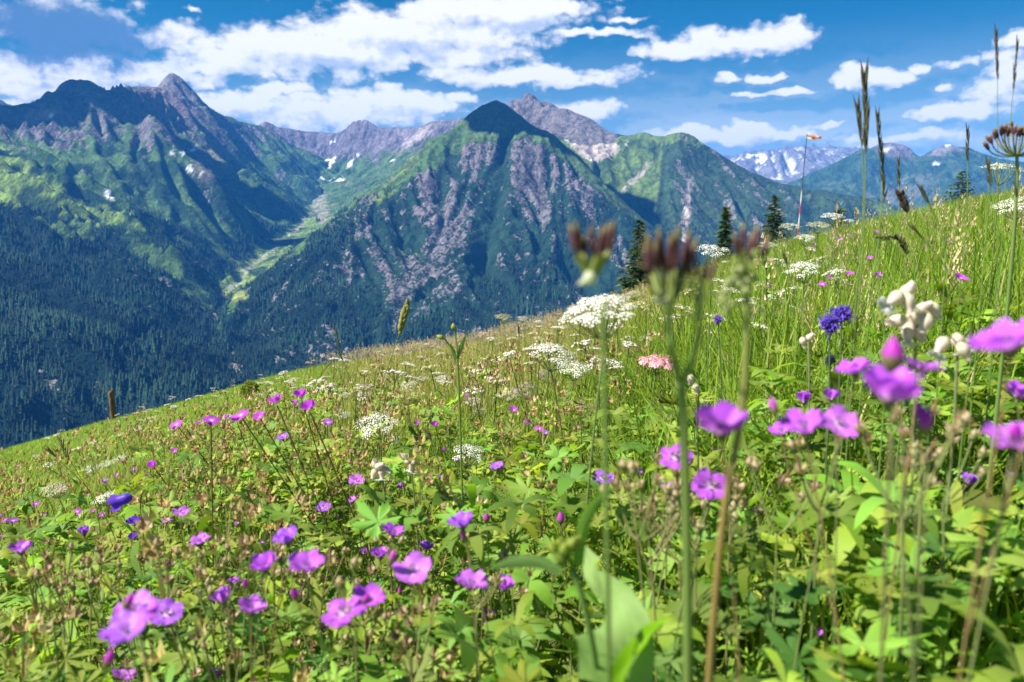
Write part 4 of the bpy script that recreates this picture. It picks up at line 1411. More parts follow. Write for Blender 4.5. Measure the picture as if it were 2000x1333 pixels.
def rosette(seed):
    """five narrow leaves arching up from one point"""
    r = np.random.default_rng(seed + 70)
    V, Fc = [], []
    for k in range(6):
        a = k * 1.05 + r.uniform(-.3, .3)
        L, w, up = r.uniform(.7, 1.15), r.uniform(.09, .15), r.uniform(.5, 1.1)
        b = len(V)
        for i, t in enumerate((0, .3, .6, .85, 1.0)):
            h, z = L * t * .75, L * (up * t - .75 * t * t)
            ww = w * (.35, .9, 1.0, .6, 0)[i]
            for s in (-1, 1):
                V.append((h * math.cos(a) - s * ww * math.sin(a), h * math.sin(a) + s * ww * math.cos(a), z))
        for i in range(4):
            q = b + i * 2
            Fc += [(q, q + 2, q + 3), (q, q + 3, q + 1)]
    return np.array(V), np.array(Fc)


def leafcol(tv):
    q = np.hypot(tv[:, 0], tv[:, 1])[:, None] * 2
    return np.array((.23, .34, .075)) * (1 - np.clip(q, 0, 1)) + np.array((.18, .31, .034)) * np.clip(q, 0, 1)


if 'G' not in SKIP:
    r = np.random.default_rng(31)
    parts, stems = [], []
    tmpl = [palmate(i, 5 if i % 2 else 7, .30 if i < 4 else .5) for i in range(6)] + [rosette(i) for i in range(2)]
    for (y0, y1, dens) in ((.42, 1.2, 1600), (1.2, 2.4, 800), (2.4, 4.5, 330)):
        x, y = wedge(y0, y1, dens, r)
        px, py, right, turf, tan, ger, n = zone(x, y)
        want = np.maximum(ger, smooth(y + .5 * n, 1.9, 1.3) * .95)
        keep = r.uniform(0, 1, len(x)) < np.clip(want, .05, 1)
        x, y = x[keep], y[keep]
        m = len(x)
        h = (r.uniform(0, 1, m) ** (1 - .45 * smooth(px[keep], 1100, 1500) * smooth(y, 1.6, 1.0)) * .30 + .05) * (1 - .15 * smooth(y, 1.2, .6))
        z = ground(x, y) + h
        # leaves close to the lens stay low
        lim = y * -.36
        z = np.where(y < 1.0, np.minimum(z, lim), z)
        z = np.maximum(z, ground(x, y) + .02)
        ok = clear_view(np.stack([x, y, z], 1))
        x, y, z = x[ok], y[ok], z[ok]
        m = len(x)
        P = np.stack([x, y, z], 1)
        size = r.uniform(.035, .085, m)
        kinds = np.where(r.uniform(0, 1, m) < .3, 6 + r.integers(0, 2, m), r.integers(0, 6, m))
        mul = r.uniform(.45, 1.45, (m, 1)) * np.stack([r.uniform(.75, 1.4, m), np.ones(m), r.uniform(.7, 1.3, m)], 1)
        for k in range(8):
            q = kinds == k
            tv, tf = tmpl[k]
            parts.append(scatter(tv, tf, leafcol(tv), P[q], r.uniform(0, 6.28, q.sum()), size[q], mul[q],
                                 r.uniform(-.15, .75, q.sum()), r.uniform(0, 6.28, q.sum())))
        # petioles
        q = np.arange(m)[::2]
        L = (P[q, 2] - ground(x[q], y[q])) * 1.02
        stems.append(blades(x[q], y[q], L, np.full(len(q), .003), r.uniform(0, 6.28, len(q)), np.full(len(q), .02), np.full(len(q), .1),
                            colours(len(q), (.10, .15, .04), r), colours(len(q), (.14, .17, .05), r), 2))
    V, Fc, C = join(parts)
    o = obj_np("foliage", V, Fc, LEAFM, C)
    tag(o, "lobed green leaves of herbs packed between the flowers", 'foliage', None, 'stuff')
    print("foliage tris", len(Fc))

# ---- faded cranesbill tops (tan and reddish calyces) and hay-coloured grass heads, past counting
def faded_template(seed):
    r = np.random.default_rng(seed)
    V, Fc, C = [], [], []

    def tri(a, b, c, col):
        k = len(V)
        V.extend([a, b, c])
        Fc.append((k, k + 1, k + 2))
        C.extend([col] * 3)
    stem = (.26, .24, .09)
    tri((-.0018, 0, -.5), (.0018, 0, -.5), (0, 0, -.05), stem)
    tri((0, -.0018, -.5), (0, .0018, -.5), (0, 0, -.05), stem)
    for k in range(r.integers(3, 6)):
        a = r.uniform(0, 6.28)
        top = np.array([math.cos(a) * r.uniform(.01, .035), math.sin(a) * r.uniform(.01, .035), r.uniform(-.03, .035)])
        b0 = np.array([0, 0, -.06])
        sd = np.array([-math.sin(a), math.cos(a), 0]) * .0012
        tri(b0 - sd, b0 + sd, top, stem)
        up = np.array([math.cos(a) * .4, math.sin(a) * .4, 1])
        up /= np.linalg.norm(up)
        s1 = np.cross(up, (0.3, .8, .1))
        s1 /= np.linalg.norm(s1)
        s2 = np.cross(up, s1)
        cc = [(.44, .38, .14), (.42, .28, .15), (.32, .38, .09), (.50, .40, .24), (.28, .36, .08)][r.integers(0, 5)]
        for j in range(5):
            t = 2 * math.pi * j / 5 + r.uniform(-.2, .2)
            d = math.cos(t) * s1 + math.sin(t) * s2
            e = -math.sin(t) * s1 + math.cos(t) * s2
            q = .011 * r.uniform(.8, 1.2)
            mid = top + d * q * .55 + up * q * .35
            tri(top, mid - e * q * .28, mid + e * q * .28, cc)
            tri(mid - e * q * .28, top + d * q * .75 + up * q * 1.15, mid + e * q * .28, cc)
        if r.uniform() < .6:
            tri(top - s1 * .002, top + s1 * .002, top + up * .022, (.24, .10, .06))
            tri(top - s2 * .002, top + s2 * .002, top + up * .022, (.24, .10, .06))
    return np.array(V), np.array(Fc), np.array(C)


def panicle_template(seed):
    r = np.random.default_rng(seed)
    V, Fc, C = [], [], []

    def tri(a, b, c, col):
        k = len(V)
        V.extend([a, b, c])
        Fc.append((k, k + 1, k + 2))
        C.extend([col] * 3)
    tri((-.0025, 0, 0), (.0025, 0, 0), (.0, 0, 1), (.20, .21, .07))
    tri((0, -.0025, 0), (0, .0025, 0), (.0, 0, 1), (.20, .21, .07))
    wide = r.uniform(.03, .09)
    for k in range(46):
        t = r.uniform(.66, 1.0)
        a = r.uniform(0, 6.28)
        q = wide * (1.05 - t) / .33 * r.uniform(.5, 1.2)
        p = np.array([math.cos(a) * q, math.sin(a) * q, t + q * .4])
        d = np.array([math.cos(a) * .4, math.sin(a) * .4, 1]) * .022
        s = np.array([-math.sin(a), math.cos(a), 0]) * .0042
        tri(p - s, p + s, p + d, [(.50, .42, .23), (.46, .40, .17), (.52, .38, .28)][k % 3])
    return np.array(V), np.array(Fc), np.array(C)


if 'G' not in SKIP:
    r = np.random.default_rng(41)
    parts = []
    tm = [faded_template(i) for i in range(8)]
    for (y0, y1, dens) in ((.55, 1.3, 260), (1.3, 2.4, 400), (2.4, 4.6, 190)):
        x, y = wedge(y0, y1, dens, r)
        px, py, right, turf, tan, ger, n = zone(x, y)
        patch = smooth(fbm(x * 1.6, y * 1.6, 3, 601), -.45, .35)
        pr = np.maximum(ger * patch, .35 * smooth(px, 1400, 1800) * smooth(y, 1.0, .7))
        k = r.uniform(0, 1, len(x)) < pr
        x, y = x[k], y[k]
        m = len(x)
        z = ground(x, y) + r.uniform(.24, .42, m)
        z = np.where(y < 1.1, np.minimum(z, -.33 * y), z)
        P = np.stack([x, y, z], 1)
        ok = clear_view(P, .5)
        P, m = P[ok], int(ok.sum())
        kinds = r.integers(0, 8, m)
        for q in range(8):
            w = kinds == q
            parts.append(scatter(tm[q][0], tm[q][1], tm[q][2], P[w], r.uniform(0, 6.28, w.sum()), r.uniform(.8, 1.3, w.sum()), r.uniform(.75, 1.25, (w.sum(), 1)) * np.ones((1, 3)),
                                 r.uniform(0, .25, w.sum()), r.uniform(0, 6.28, w.sum())))
    V, Fc, C = join(parts)
    o = obj_np("withered_blossoms", V, Fc, DRY, C)
    tag(o, "tan and reddish withered calyces standing thick over the leaves", 'withered blossoms', None, 'stuff')
    parts = []
    tm = [panicle_template(i) for i in range(6)]
    for (y0, y1, dens) in ((1.6, 4, 26), (4, 9, 34), (9, 16, 26), (16, 32, 12), (1.3, 5, 24)):
        x, y = wedge(y0, y1, dens, r)
        px, py, right, turf, tan, ger, n = zone(x, y)
        extra = dens == 24
        k = r.uniform(0, 1, len(x)) < np.clip((.9 * smooth(px, 1450, 1650) if extra else 0) + (0 if extra else 1) * (.12 + .9 * tan + .25 * right - .6 * turf), .0, 1)
        x, y, turf = x[k], y[k], turf[k]
        m = len(x)
        P = np.stack([x, y, ground(x, y)], 1)
        hh = r.uniform(.26, .46, m) * (1 - .35 * turf) * (1.35 if extra else 1)
        kinds = r.integers(0, 6, m)
        for q in range(6):
            w = kinds == q
            sc = hh[w] * (1 if y1 < 9 else 1.0)
            fat = 1.0 + .06 * np.clip(y[w] - 4, 0, 20)
            parts.append(scatter(tm[q][0], tm[q][1], tm[q][2], P[w], r.uniform(0, 6.28, w.sum()), np.stack([sc * fat, sc * fat, sc], 1),
                                 r.uniform(.7, 1.3, (w.sum(), 1)) * np.ones((1, 3)), r.uniform(0, .3, w.sum()), r.uniform(0, 6.28, w.sum())))
    V, Fc, C = join(parts)
    o = obj_np("seeding_grass", V, Fc, DRY, C)
    tag(o, "hay coloured grass panicles spread through the middle of the meadow", 'grass', None, 'stuff')


# ------------------------------------------------------------------ individual plants and things
def new_mesh_obj(name, mesh, parent=None):
    o = bpy.data.objects.new(name, mesh)
    scene.collection.objects.link(o)
    if parent is not None:
        o.parent = parent
    return o


def merge(parts):
    """parts: list of (V, [F...], C) with mixed face sizes -> V, [tris, quads], C"""
    Vs, Cs, T, Q, off = [], [], [], [], 0
    for V, Fs, C in parts:
        V = np.asarray(V, float)
        for f in (Fs if isinstance(Fs, list) else [Fs]):
            f = np.asarray(f)
            if len(f):
                (T if f.shape[1] == 3 else Q).append(f + off)
        Vs.append(V)
        C = np.asarray(C, float)
        Cs.append(np.broadcast_to(C, (len(V), 3)) if C.ndim == 1 else C)
        off += len(V)
    out = []
    if T:
        out.append(np.concatenate(T))
    if Q:
        out.append(np.concatenate(Q))
    return np.concatenate(Vs), out, np.concatenate(Cs)


def mesh_of(name, parts, mat, smooth_=True):
    V, Fs, C = merge(parts)
    return mesh_np(name, V, Fs, mat, C, smooth_)


PETAL = leaf_mat("petal", .45, .45, .25, (1.15, 1.1, 1.15), .10)
WHITE = leaf_mat("white florets", .6, .35, .2, (1, 1, 1))


def petal_grid(Rr, width, prof, elev, notch, ncol, nu=7, nv=7, ripple=.04, seed=0, cols=None):
    """one petal along +X: prof(t) gives half width share, elev(t) the angle above the horizontal"""
    r = np.random.default_rng(seed)
    t = np.linspace(0, 1, nu)
    s = np.linspace(-1, 1, nv)
    V = np.zeros((nu, nv, 3))
    C = np.zeros((nu, nv, 3))
    rx = rz = 0.0
    ph = r.uniform(0, 6)
    for i, tt in enumerate(t):
        if i:
            a = elev((t[i] + t[i - 1]) / 2)
            rx += math.cos(a) * Rr / (nu - 1)
            rz += math.sin(a) * Rr / (nu - 1)
        for j, ss in enumerate(s):
            w = prof(tt) * width
            sh = (-notch * (1 - abs(ss)) ** 1.2 * 1.6 - .10 * ss * ss) * Rr * tt ** 5
            a = elev(tt)
            cup = .10 * Rr * (ss * ss) * tt
            rip = ripple * Rr * tt * tt * math.sin(ss * 4.5 + ph) + ripple * .4 * Rr * tt * math.sin(ss * 11 + ph * 2)
            V[i, j] = (rx + sh * math.cos(a) - math.sin(a) * (cup + rip) * .6, ss * w, rz + sh * math.sin(a) + math.cos(a) * (cup + rip))
            vein = .82 + .18 * math.cos(ss * 26 + math.sin(tt * 3))
            C[i, j] = np.array(ncol(tt, ss)) * vein
    I = np.arange(nu * nv).reshape(nu, nv)
    Q = np.stack([I[:-1, :-1], I[1:, :-1], I[1:, 1:], I[:-1, 1:]], -1).reshape(-1, 4)
    return V.reshape(-1, 3), Q, C.reshape(-1, 3)


def rotz(V, a):
    c, s = math.cos(a), math.sin(a)
    return np.stack([V[:, 0] * c - V[:, 1] * s, V[:, 0] * s + V[:, 1] * c, V[:, 2]], 1)


def blossom_mesh(name, opening, seed, base=(.47, .055, .58), tip=(.36, .030, .50), fine=True):
    """five broad notched petals round a pale centre; diameter about 1"""
    r = np.random.default_rng(seed)
    parts = []
    for k in range(5):
        e0 = {'open': .85, 'cup': 1.12, 'wide': .30, 'half': 1.3}[opening] + r.uniform(-.18, .18)
        e1 = e0 - {'open': .75, 'cup': .60, 'wide': .50, 'half': .30}[opening] + r.uniform(-.25, .25)
        hue = r.uniform(.88, 1.15)

        def col(t, s):
            w = max(0.0, 1 - t / .36) ** 1.2
            c = np.array(base) * (1 - t) + np.array(tip) * t
            return (c * hue) * (1 - w) + np.array((.82, .72, .80)) * w
        V, Q, C = petal_grid(.5 * r.uniform(.92, 1.08), .33 * r.uniform(.9, 1.1), lambda t: (.16 + .84 * math.sin(min(1, t * 1.25) * math.pi / 2) ** 1.1) * (1 - .42 * max(0, t - .72) / .28),
                             lambda t: e0 + (e1 - e0) * t, r.uniform(.06, .17), col, 8 if fine else 4, 9 if fine else 3, .085, seed * 7 + k)
        parts.append((rotz(V, 2 * math.pi * k / 5 + r.uniform(-.12, .12)), Q, C))
    # pistil and stamens
    for k in range(8 if fine else 0):
        a = k * .785
        V, Q, C = tube([(0, 0, 0), (.05 * math.cos(a), .05 * math.sin(a), .12), (.075 * math.cos(a), .075 * math.sin(a), .2)], [.012, .010, .018], 4,
                       np.array([(.7, .6, .7), (.6, .35, .6), (.25, .12, .35)]))
        parts.append((V, Q, C))
    return mesh_of(name, parts, PETAL)


def calyx_mesh(name, seed, col=(.17, .19, .07), col2=(.28, .16, .12), R_=.20):
    r = np.random.default_rng(seed)
    parts = []
    for k in range(5):
        V, Q, C = petal_grid(R_ * 1.3, .07, lambda t: math.sin(max(.08, (1 - t) ** .8) * math.pi * .62), lambda t: .75 - .3 * t, 0,
                             lambda t, s: np.array(col) * (1 - t) + np.array(col2) * t, 5, 3, 0, seed + k)
        V[:, 2] -= .05
        parts.append((rotz(V, 2 * math.pi * k / 5 + .6), Q, C))
    V, Q, C = tube([(0, 0, -.12), (0, 0, -.07), (0, 0, -.02), (0, 0, .02)], [.015, .055, .06, .02], 6, np.tile(np.array(col), (4, 1)))
    parts.append((V, Q, C))
    return mesh_of(name, parts, SM)


def bud_mesh(name, seed, col=(.5, .05, .5)):
    z = np.linspace(0, 1, 8)
    rad = .30 * np.sin(np.clip(z, .02, .97) * math.pi) ** .8 * (1 - .35 * z)
    V, Q, C = tube(np.stack([z * 0, z * 0, z], 1), rad, 8, np.where(z[:, None] < .45, np.array((.20, .20, .08)), np.array(col)))
    return mesh_of(name, [(V, Q, C)], PETAL)


BL = {}
for op in ('open', 'cup', 'wide', 'half'):
    for i in range(3):
        BL[op, i] = blossom_mesh("blossom", op, 10 * i + hash(op) % 1 + len(BL), *((((.60, .17, .80), (.50, .10, .73)), ((.52, .19, .82), (.40, .11, .74)), ((.66, .24, .82), (.56, .15, .76)))[i]))
BLUE = blossom_mesh("blossom", 'cup', 77, (.20, .07, .62), (.13, .03, .50))
CAL = [calyx_mesh("calyx", i) for i in range(3)]
BUD = bud_mesh("bud", 0)
_lt = palmate(91, 7)
LEAFMESH = mesh_of("leaf", [(_lt[0], _lt[1], np.array((.07, .165, .03)))], LEAFM)
_lt = palmate(92, 5)
LEAFMESH2 = mesh_of("leaf", [(_lt[0], _lt[1], np.array((.09, .185, .04)))], LEAFM)


def axis_matrix(ax, spin=0.0):
    q = Vector(ax).to_track_quat('Z', 'Y')
    return q @ Matrix.Rotation(spin, 3, 'Z').to_quaternion()


def stem_mesh(head, base, rad, seed, cols=((.11, .15, .05), (.16, .15, .06)), bend=.05, branches=(), sides=6):
    r = np.random.default_rng(seed)
    mid = (np.array(head) + np.array(base)) / 2 + np.array([r.uniform(-bend, bend), r.uniform(-bend, bend) * .5, 0])
    pts = bez(base, mid, head, 9)
    cc = np.linspace(0, 1, 9)[:, None]
    C = np.array(cols[0]) * (1 - cc) + np.array(cols[1]) * cc
    parts = [tube(pts, np.linspace(rad * 1.3, rad * .75, 9), sides, C)]
    for (a, b) in branches:
        m = (np.array(a) + np.array(b)) / 2 + np.array([0, 0, -.012])
        parts.append(tube(bez(a, m, b, 5), rad * .6, 5, np.tile(np.array(cols[1]), (5, 1))))
    return parts, pts


def cranesbill(px, py, size, op, tilt, label, seed, blue=False, buds=0, leaves=1, group=None, red=False, real=.030, Y=None):
    r = np.random.default_rng(seed)
    head, real = place(px, py, size, real, Y=Y)
    gz = lambda x, y: float(ground(x, y))
    bx, by = head[0] + r.uniform(-.05, .05), head[1] + r.uniform(-.02, .06)
    base = np.array([bx, by, gz(bx, by) - .01])
    root = empty("cranesbill", base)
    tag(root, label, 'flower', group or 'purple cranesbill blossoms in the meadow')
    ax = Vector((tilt[0], tilt[1], 1)).normalized()
    D = size * np.linalg.norm(head) / F
    neck = head - np.array(ax) * D * .16
    bps = []
    br = []
    stemtop = neck - base
    for k in range(buds):
        off = np.array([r.uniform(-.8, .8), r.uniform(-.3, .3), r.uniform(-.9, .25)]) * D
        bp = stemtop + off + np.array([0, 0, .1 * D])
        bps.append(bp)
    cols = ((.14, .15, .05), (.26, .17, .08)) if red else ((.12, .19, .05), (.19, .21, .08))
    parts, pts = stem_mesh(stemtop, (0, 0, 0), .0009, seed, cols, .03)
    j = pts[6]
    parts, pts = stem_mesh(stemtop, (0, 0, 0), .0007, seed, cols, .03, [(j, b) for b in bps])
    new_mesh_obj("stem", mesh_of("stem", parts, SM), root)
    b = new_mesh_obj("blossom", BLUE if blue else BL[op, int(r.integers(0, 3))], root)
    b.rotation_mode = 'QUATERNION'
    b.rotation_quaternion = axis_matrix(ax, r.uniform(0, 6.28))
    b.location = Vector(head - base - np.array(ax) * D * .10)
    b.scale = (D * 1.05,) * 3
    c = new_mesh_obj("calyx", CAL[int(r.integers(0, 3))], b)
    c.location = (0, 0, -.02)
    for bp in bps:
        u = new_mesh_obj("bud", BUD, root)
        u.location = bp
        u.scale = (.011,) * 2 + (.013,)
        u.rotation_euler = (r.uniform(-.5, .5), r.uniform(-.5, .5), 0)
    for k in range(leaves):
        t = r.uniform(.3, .62)
        u = new_mesh_obj("leaf", (LEAFMESH, LEAFMESH2)[k % 2], root)
        u.location = Vector(stemtop * t) + Vector((r.uniform(-.02, .02), r.uniform(-.02, .02), 0))
        u.scale = (r.uniform(.05, .085),) * 3
        u.rotation_euler = (r.uniform(-.4, .4), r.uniform(-.4, .4), r.uniform(0, 6.28))
    return root


if 'I' not in SKIP:
    for i, (px, py, sz, op, tl, kw, lab) in enumerate(CB):
        cranesbill(px, py, sz, op, tl, lab, 100 + i, red=(i % 3 == 0), **kw)
    for i, (px, py, sz, lab) in enumerate(BUDS):
        head, _ = place(px, py, sz, .011)
        D = sz * np.linalg.norm(head) / F
        base = np.array([head[0] + .02, head[1] + .02, float(ground(head[0] + .02, head[1] + .02)) - .01])
        root = empty("cranesbill_bud", base)
        tag(root, lab, 'flower bud', 'closed cranesbill buds')
        parts, _ = stem_mesh(head - base, (0, 0, 0), .001, 300 + i, bend=.02)
        new_mesh_obj("stem", mesh_of("stem", parts, SM), root)
        b = new_mesh_obj("bud", BUD, root)
        b.location = Vector(head - base) - Vector((0, 0, D * .6))
        b.scale = (D * 1.7, D * 1.7, D * 1.5)
    # smaller blossoms farther off: three one-piece models, copied
    smalls = []
    for k in range(4):
        bl = blossom_mesh("tmp", ('open', 'wide', 'cup', 'wide')[k], 40 + k, *(((.60, .10, .70), (.52, .065, .64)) if k != 1 else ((.48, .13, .68), (.38, .09, .62))), fine=False)
        n = len(bl.vertices)
        V = np.zeros(n * 3)
        bl.vertices.foreach_get("co", V)
        V = V.reshape(-1, 3) * .03
        Q = np.zeros(len(bl.loops), dtype=np.int32)
        bl.loops.foreach_get("vertex_index", Q)
        C = np.zeros(n * 4)
        bl.color_attributes[0].data.foreach_get("color", C)
        bpy.data.meshes.remove(bl)
        st = tube(bez((.02, .01, -.36), (.01, 0, -.15), (0, 0, -.004), 6), .0013, 4, np.tile(np.array((.15, .16, .06)), (6, 1)))
        smalls.append(mesh_of("small_cranesbill", [(V, Q.reshape(-1, 4), C.reshape(-1, 4)[:, :3]), st], PETAL))
    r = np.random.default_rng(55)

    def small(px, py, sz, label, group):
        head, _ = place(px, py, sz, .028, .12, .55)
        o = new_mesh_obj("small_cranesbill", smalls[int(r.integers(0, 4))])
        s = sz * np.linalg.norm(head) / F / .03
        o.location = head
        o.scale = (s, s, max(s, .8))
        o.rotation_euler = (r.uniform(.0, .6), r.uniform(-.3, .3), r.uniform(-.5, .5))
        tag(o, label, 'flower', group)
    for q in ROW:
        small(*q, "purple cranesbill blossom in the row along the top of the left flower hump", "cranesbills in the row on the left hump")
    for q in MID:
        small(*q, "small purple cranesbill blossom in the middle of the meadow near the white umbels", "small cranesbills in mid-meadow")
    for q in FARR:
        small(*q, "tiny violet cranesbill in the long grass on the right slope", "tiny cranesbills on the right slope")
    for q in LEFTS:
        small(*q, "tiny lilac cranesbill scattered in the herbs at the left picture side", "tiny cranesbills at the left")


# ---- umbels
def umbel_mesh(seed, rays=15, per=15, dome=.16, col=(.82, .82, .74), dia=1.0, sparse=0.0, floret=.030):
    """flat head of florets, diameter 1, centred on the origin"""
    r = np.random.default_rng(seed)
    V, Q, C = [], [], []
    tips = []
    for i in range(rays):
        rr = math.sqrt((i + .5) / rays) * .5
        a = i * 2.39996 + r.uniform(-.3, .3)
        c = np.array([rr * math.cos(a), rr * math.sin(a), dome * (1 - (rr / .5) ** 2) + r.uniform(-.02, .02)])
        if r.uniform() < sparse:
            continue
        tips.append(c)
        for j in range(per):
            q = math.sqrt((j + .5) / per) * .135
            b = j * 2.39996 + i
            p = c + np.array([q * math.cos(b), q * math.sin(b), .04 * (1 - (q / .12) ** 2) + r.uniform(-.012, .012)])
            n = np.array([math.cos(b) * q * 5 + c[0] * .8 + r.uniform(-.4, .4), math.sin(b) * q * 5 + c[1] * .8 + r.uniform(-.4, .4), 1])
            n /= np.linalg.norm(n)
            u = np.cross(n, (r.uniform(-1, 1), r.uniform(-1, 1), .1))
            u /= np.linalg.norm(u) + 1e-9
            w = np.cross(n, u)
            s = floret * r.uniform(.7, 1.25)
            k = len(V)
            V.extend([p + u * s, p + w * s * .8 + n * .006, p - u * s, p - w * s * .8 + n * .006])
            Q.append((k, k + 1, k + 2, k + 3))
            cc = np.array(col) * r.uniform(.8, 1.12)
            C.extend([cc] * 4)
    return (np.array(V), np.array(Q), np.clip(np.array(C), 0, .9)), tips


def umbel(px, py, size, label, seed, real=.085, col=(.84, .84, .77), tilt=(0, -.25), dome=.14, group=None, name="white_umbel", rays=18, per=20, stemcol=((.11, .16, .05), (.14, .19, .07)),
          Y=None, sparse=0.0, hmax=.75, floret=.023, cat='flower'):
    r = np.random.default_rng(seed)
    head, _ = place(px, py, size, real, .12, hmax, Y)
    D = size * np.linalg.norm(head) / F
    bx, by = head[0] + r.uniform(-.04, .04), head[1] + r.uniform(0, .05)
    base = np.array([bx, by, float(ground(bx, by)) - .01])
    root = empty(name, base)
    tag(root, label, cat, group or 'white umbels in the meadow')
    (V, Q, C), tips = umbel_mesh(seed, rays, per, dome, col, 1, sparse, floret)
    o = new_mesh_obj("umbel", mesh_of("umbel", [(V, Q, C)], WHITE, False), root)
    o.location = Vector(head - base)
    o.scale = (D,) * 3
    ax = Vector((tilt[0], tilt[1], 1)).normalized()
    o.rotation_mode = 'QUATERNION'
    o.rotation_quaternion = axis_matrix(ax, 0)
    Rm = np.array(axis_matrix(ax, 0).to_matrix())
    hub = (head - base) - np.array(ax) * D * .42
    parts, pts = stem_mesh(hub, (0, 0, 0), .0016, seed, stemcol, .035)
    for t in tips:
        p = (head - base) + Rm @ (t * D)
        parts.append(tube(bez(hub, (hub + p) / 2 + np.array([(p - hub)[0] * .2, 0, -.1 * D]), p - np.array(ax) * .02 * D, 5), .0007, 4, np.tile(np.array(stemcol[1]) * 1.2, (5, 1))))
    new_mesh_obj("stem", mesh_of("stem", parts, SM), root)
    return root


if 'I' not in SKIP:
    for i, (px, py, sz, kw, lab) in enumerate(UM):
        umbel(px, py, sz, lab, 700 + i, **kw)
    # many little umbels of mid-meadow and turf: one-piece copies
    kinds = []
    for k, (col, dome) in enumerate((((.80, .76, .66), .12), ((.70, .58, .54), .12), ((.84, .82, .76), .1), ((.56, .52, .26), .08), ((.74, .66, .5), .2))):
        (V, Q, C), tips = umbel_mesh(50 + k, 9, 9, dome, col, 1, 0, .05)
        st = [tube(bez((.2, .1, -5.2), (.1, 0, -2), (0, 0, -.3), 5), .03, 4, np.tile(np.array((.14, .17, .06)), (5, 1)))]
        for t in tips:
            st.append(tube(np.array([(0, 0, -.32), t * .6 + np.array([0, 0, -.08]), t]), .014, 3, np.tile(np.array((.18, .2, .08)), (3, 1))))
        kinds.append(mesh_of("little_umbel", [(V, Q, C)] + st, WHITE, False))
    r = np.random.default_rng(66)
    n = 0
    while n < 290:
        y = math.exp(r.uniform(math.log(2.4), math.log(16)))
        x = r.uniform(-.62, .5) * y
        z = float(ground(x, y))
        px, py = (float(q) for q in project(np.array(x), np.array(y), np.array(z + .25)))
        if not (5 < px < 1640):
            continue
        tanz = px > 560 and py < 830
        turf = px < 600 and y > 6
        if not (tanz or turf or (1240 < px < 1640 and y > 3 and r.uniform() < .6)):
            continue
        D = r.uniform(.05, .10) * (1.25 if turf else 1)
        o = new_mesh_obj("little_umbel", kinds[int(r.integers(0, 5)) if not turf else int(r.integers(0, 4))])
        h = r.uniform(.26, .40) if not turf else r.uniform(.16, .26)
        o.location = (x, y, z + h)
        o.scale = (D, D, D if not turf else D * .8)
        o.rotation_euler = (r.uniform(-.1, .35), r.uniform(-.25, .25), r.uniform(0, 6))
        if turf:
            tag(o, "little white umbel dotting the bright turf on the left slope", 'flower', 'little umbels on the left turf')
        elif px > 1240:
            tag(o, "little pale umbel in the grass of the right slope", 'flower', 'little umbels on the right slope')
        else:
            tag(o, "little cream or pinkish umbel in the straw coloured middle of the meadow", 'flower', 'little umbels in mid-meadow')
        n += 1


# ---- withered cranesbills standing close to the lens
def faded_calyx(seed, c0, c1, beak):
    r = np.random.default_rng(seed)
    parts = []
    for k in range(5):
        V, Q, C = petal_grid(.55, .13, lambda t: math.sin(max(.06, (1 - t) ** .7) * math.pi * .6), lambda t: 1.15 - .55 * t + r.uniform(-.1, .1), 0,
                             lambda t, s: np.array(c0) * (1 - t) + np.array(c1) * t, 6, 3, 0, seed + k)
        parts.append((rotz(V, 2 * math.pi * k / 5 + r.uniform(-.2, .2)), Q, C))
    z = np.linspace(0, 1, 6)
    if beak:
        parts.append(tube(np.stack([z * 0, z * 0, z * .95], 1), np.array([.08, .10, .07, .05, .035, .01]), 5, colramp_(6, (.26, .24, .10), (.30, .14, .10))))
    else:
        parts.append(tube(np.stack([z * 0, z * 0, z * .55], 1), np.array([.10, .17, .18, .15, .09, .02]), 6, colramp_(6, (.30, .32, .14), (.46, .36, .24))))
    return mesh_of("calyx", parts, DRY)


def colramp_(n, a, b):
    t = np.linspace(0, 1, n)[:, None]
    return np.array(a) * (1 - t) + np.array(b) * t


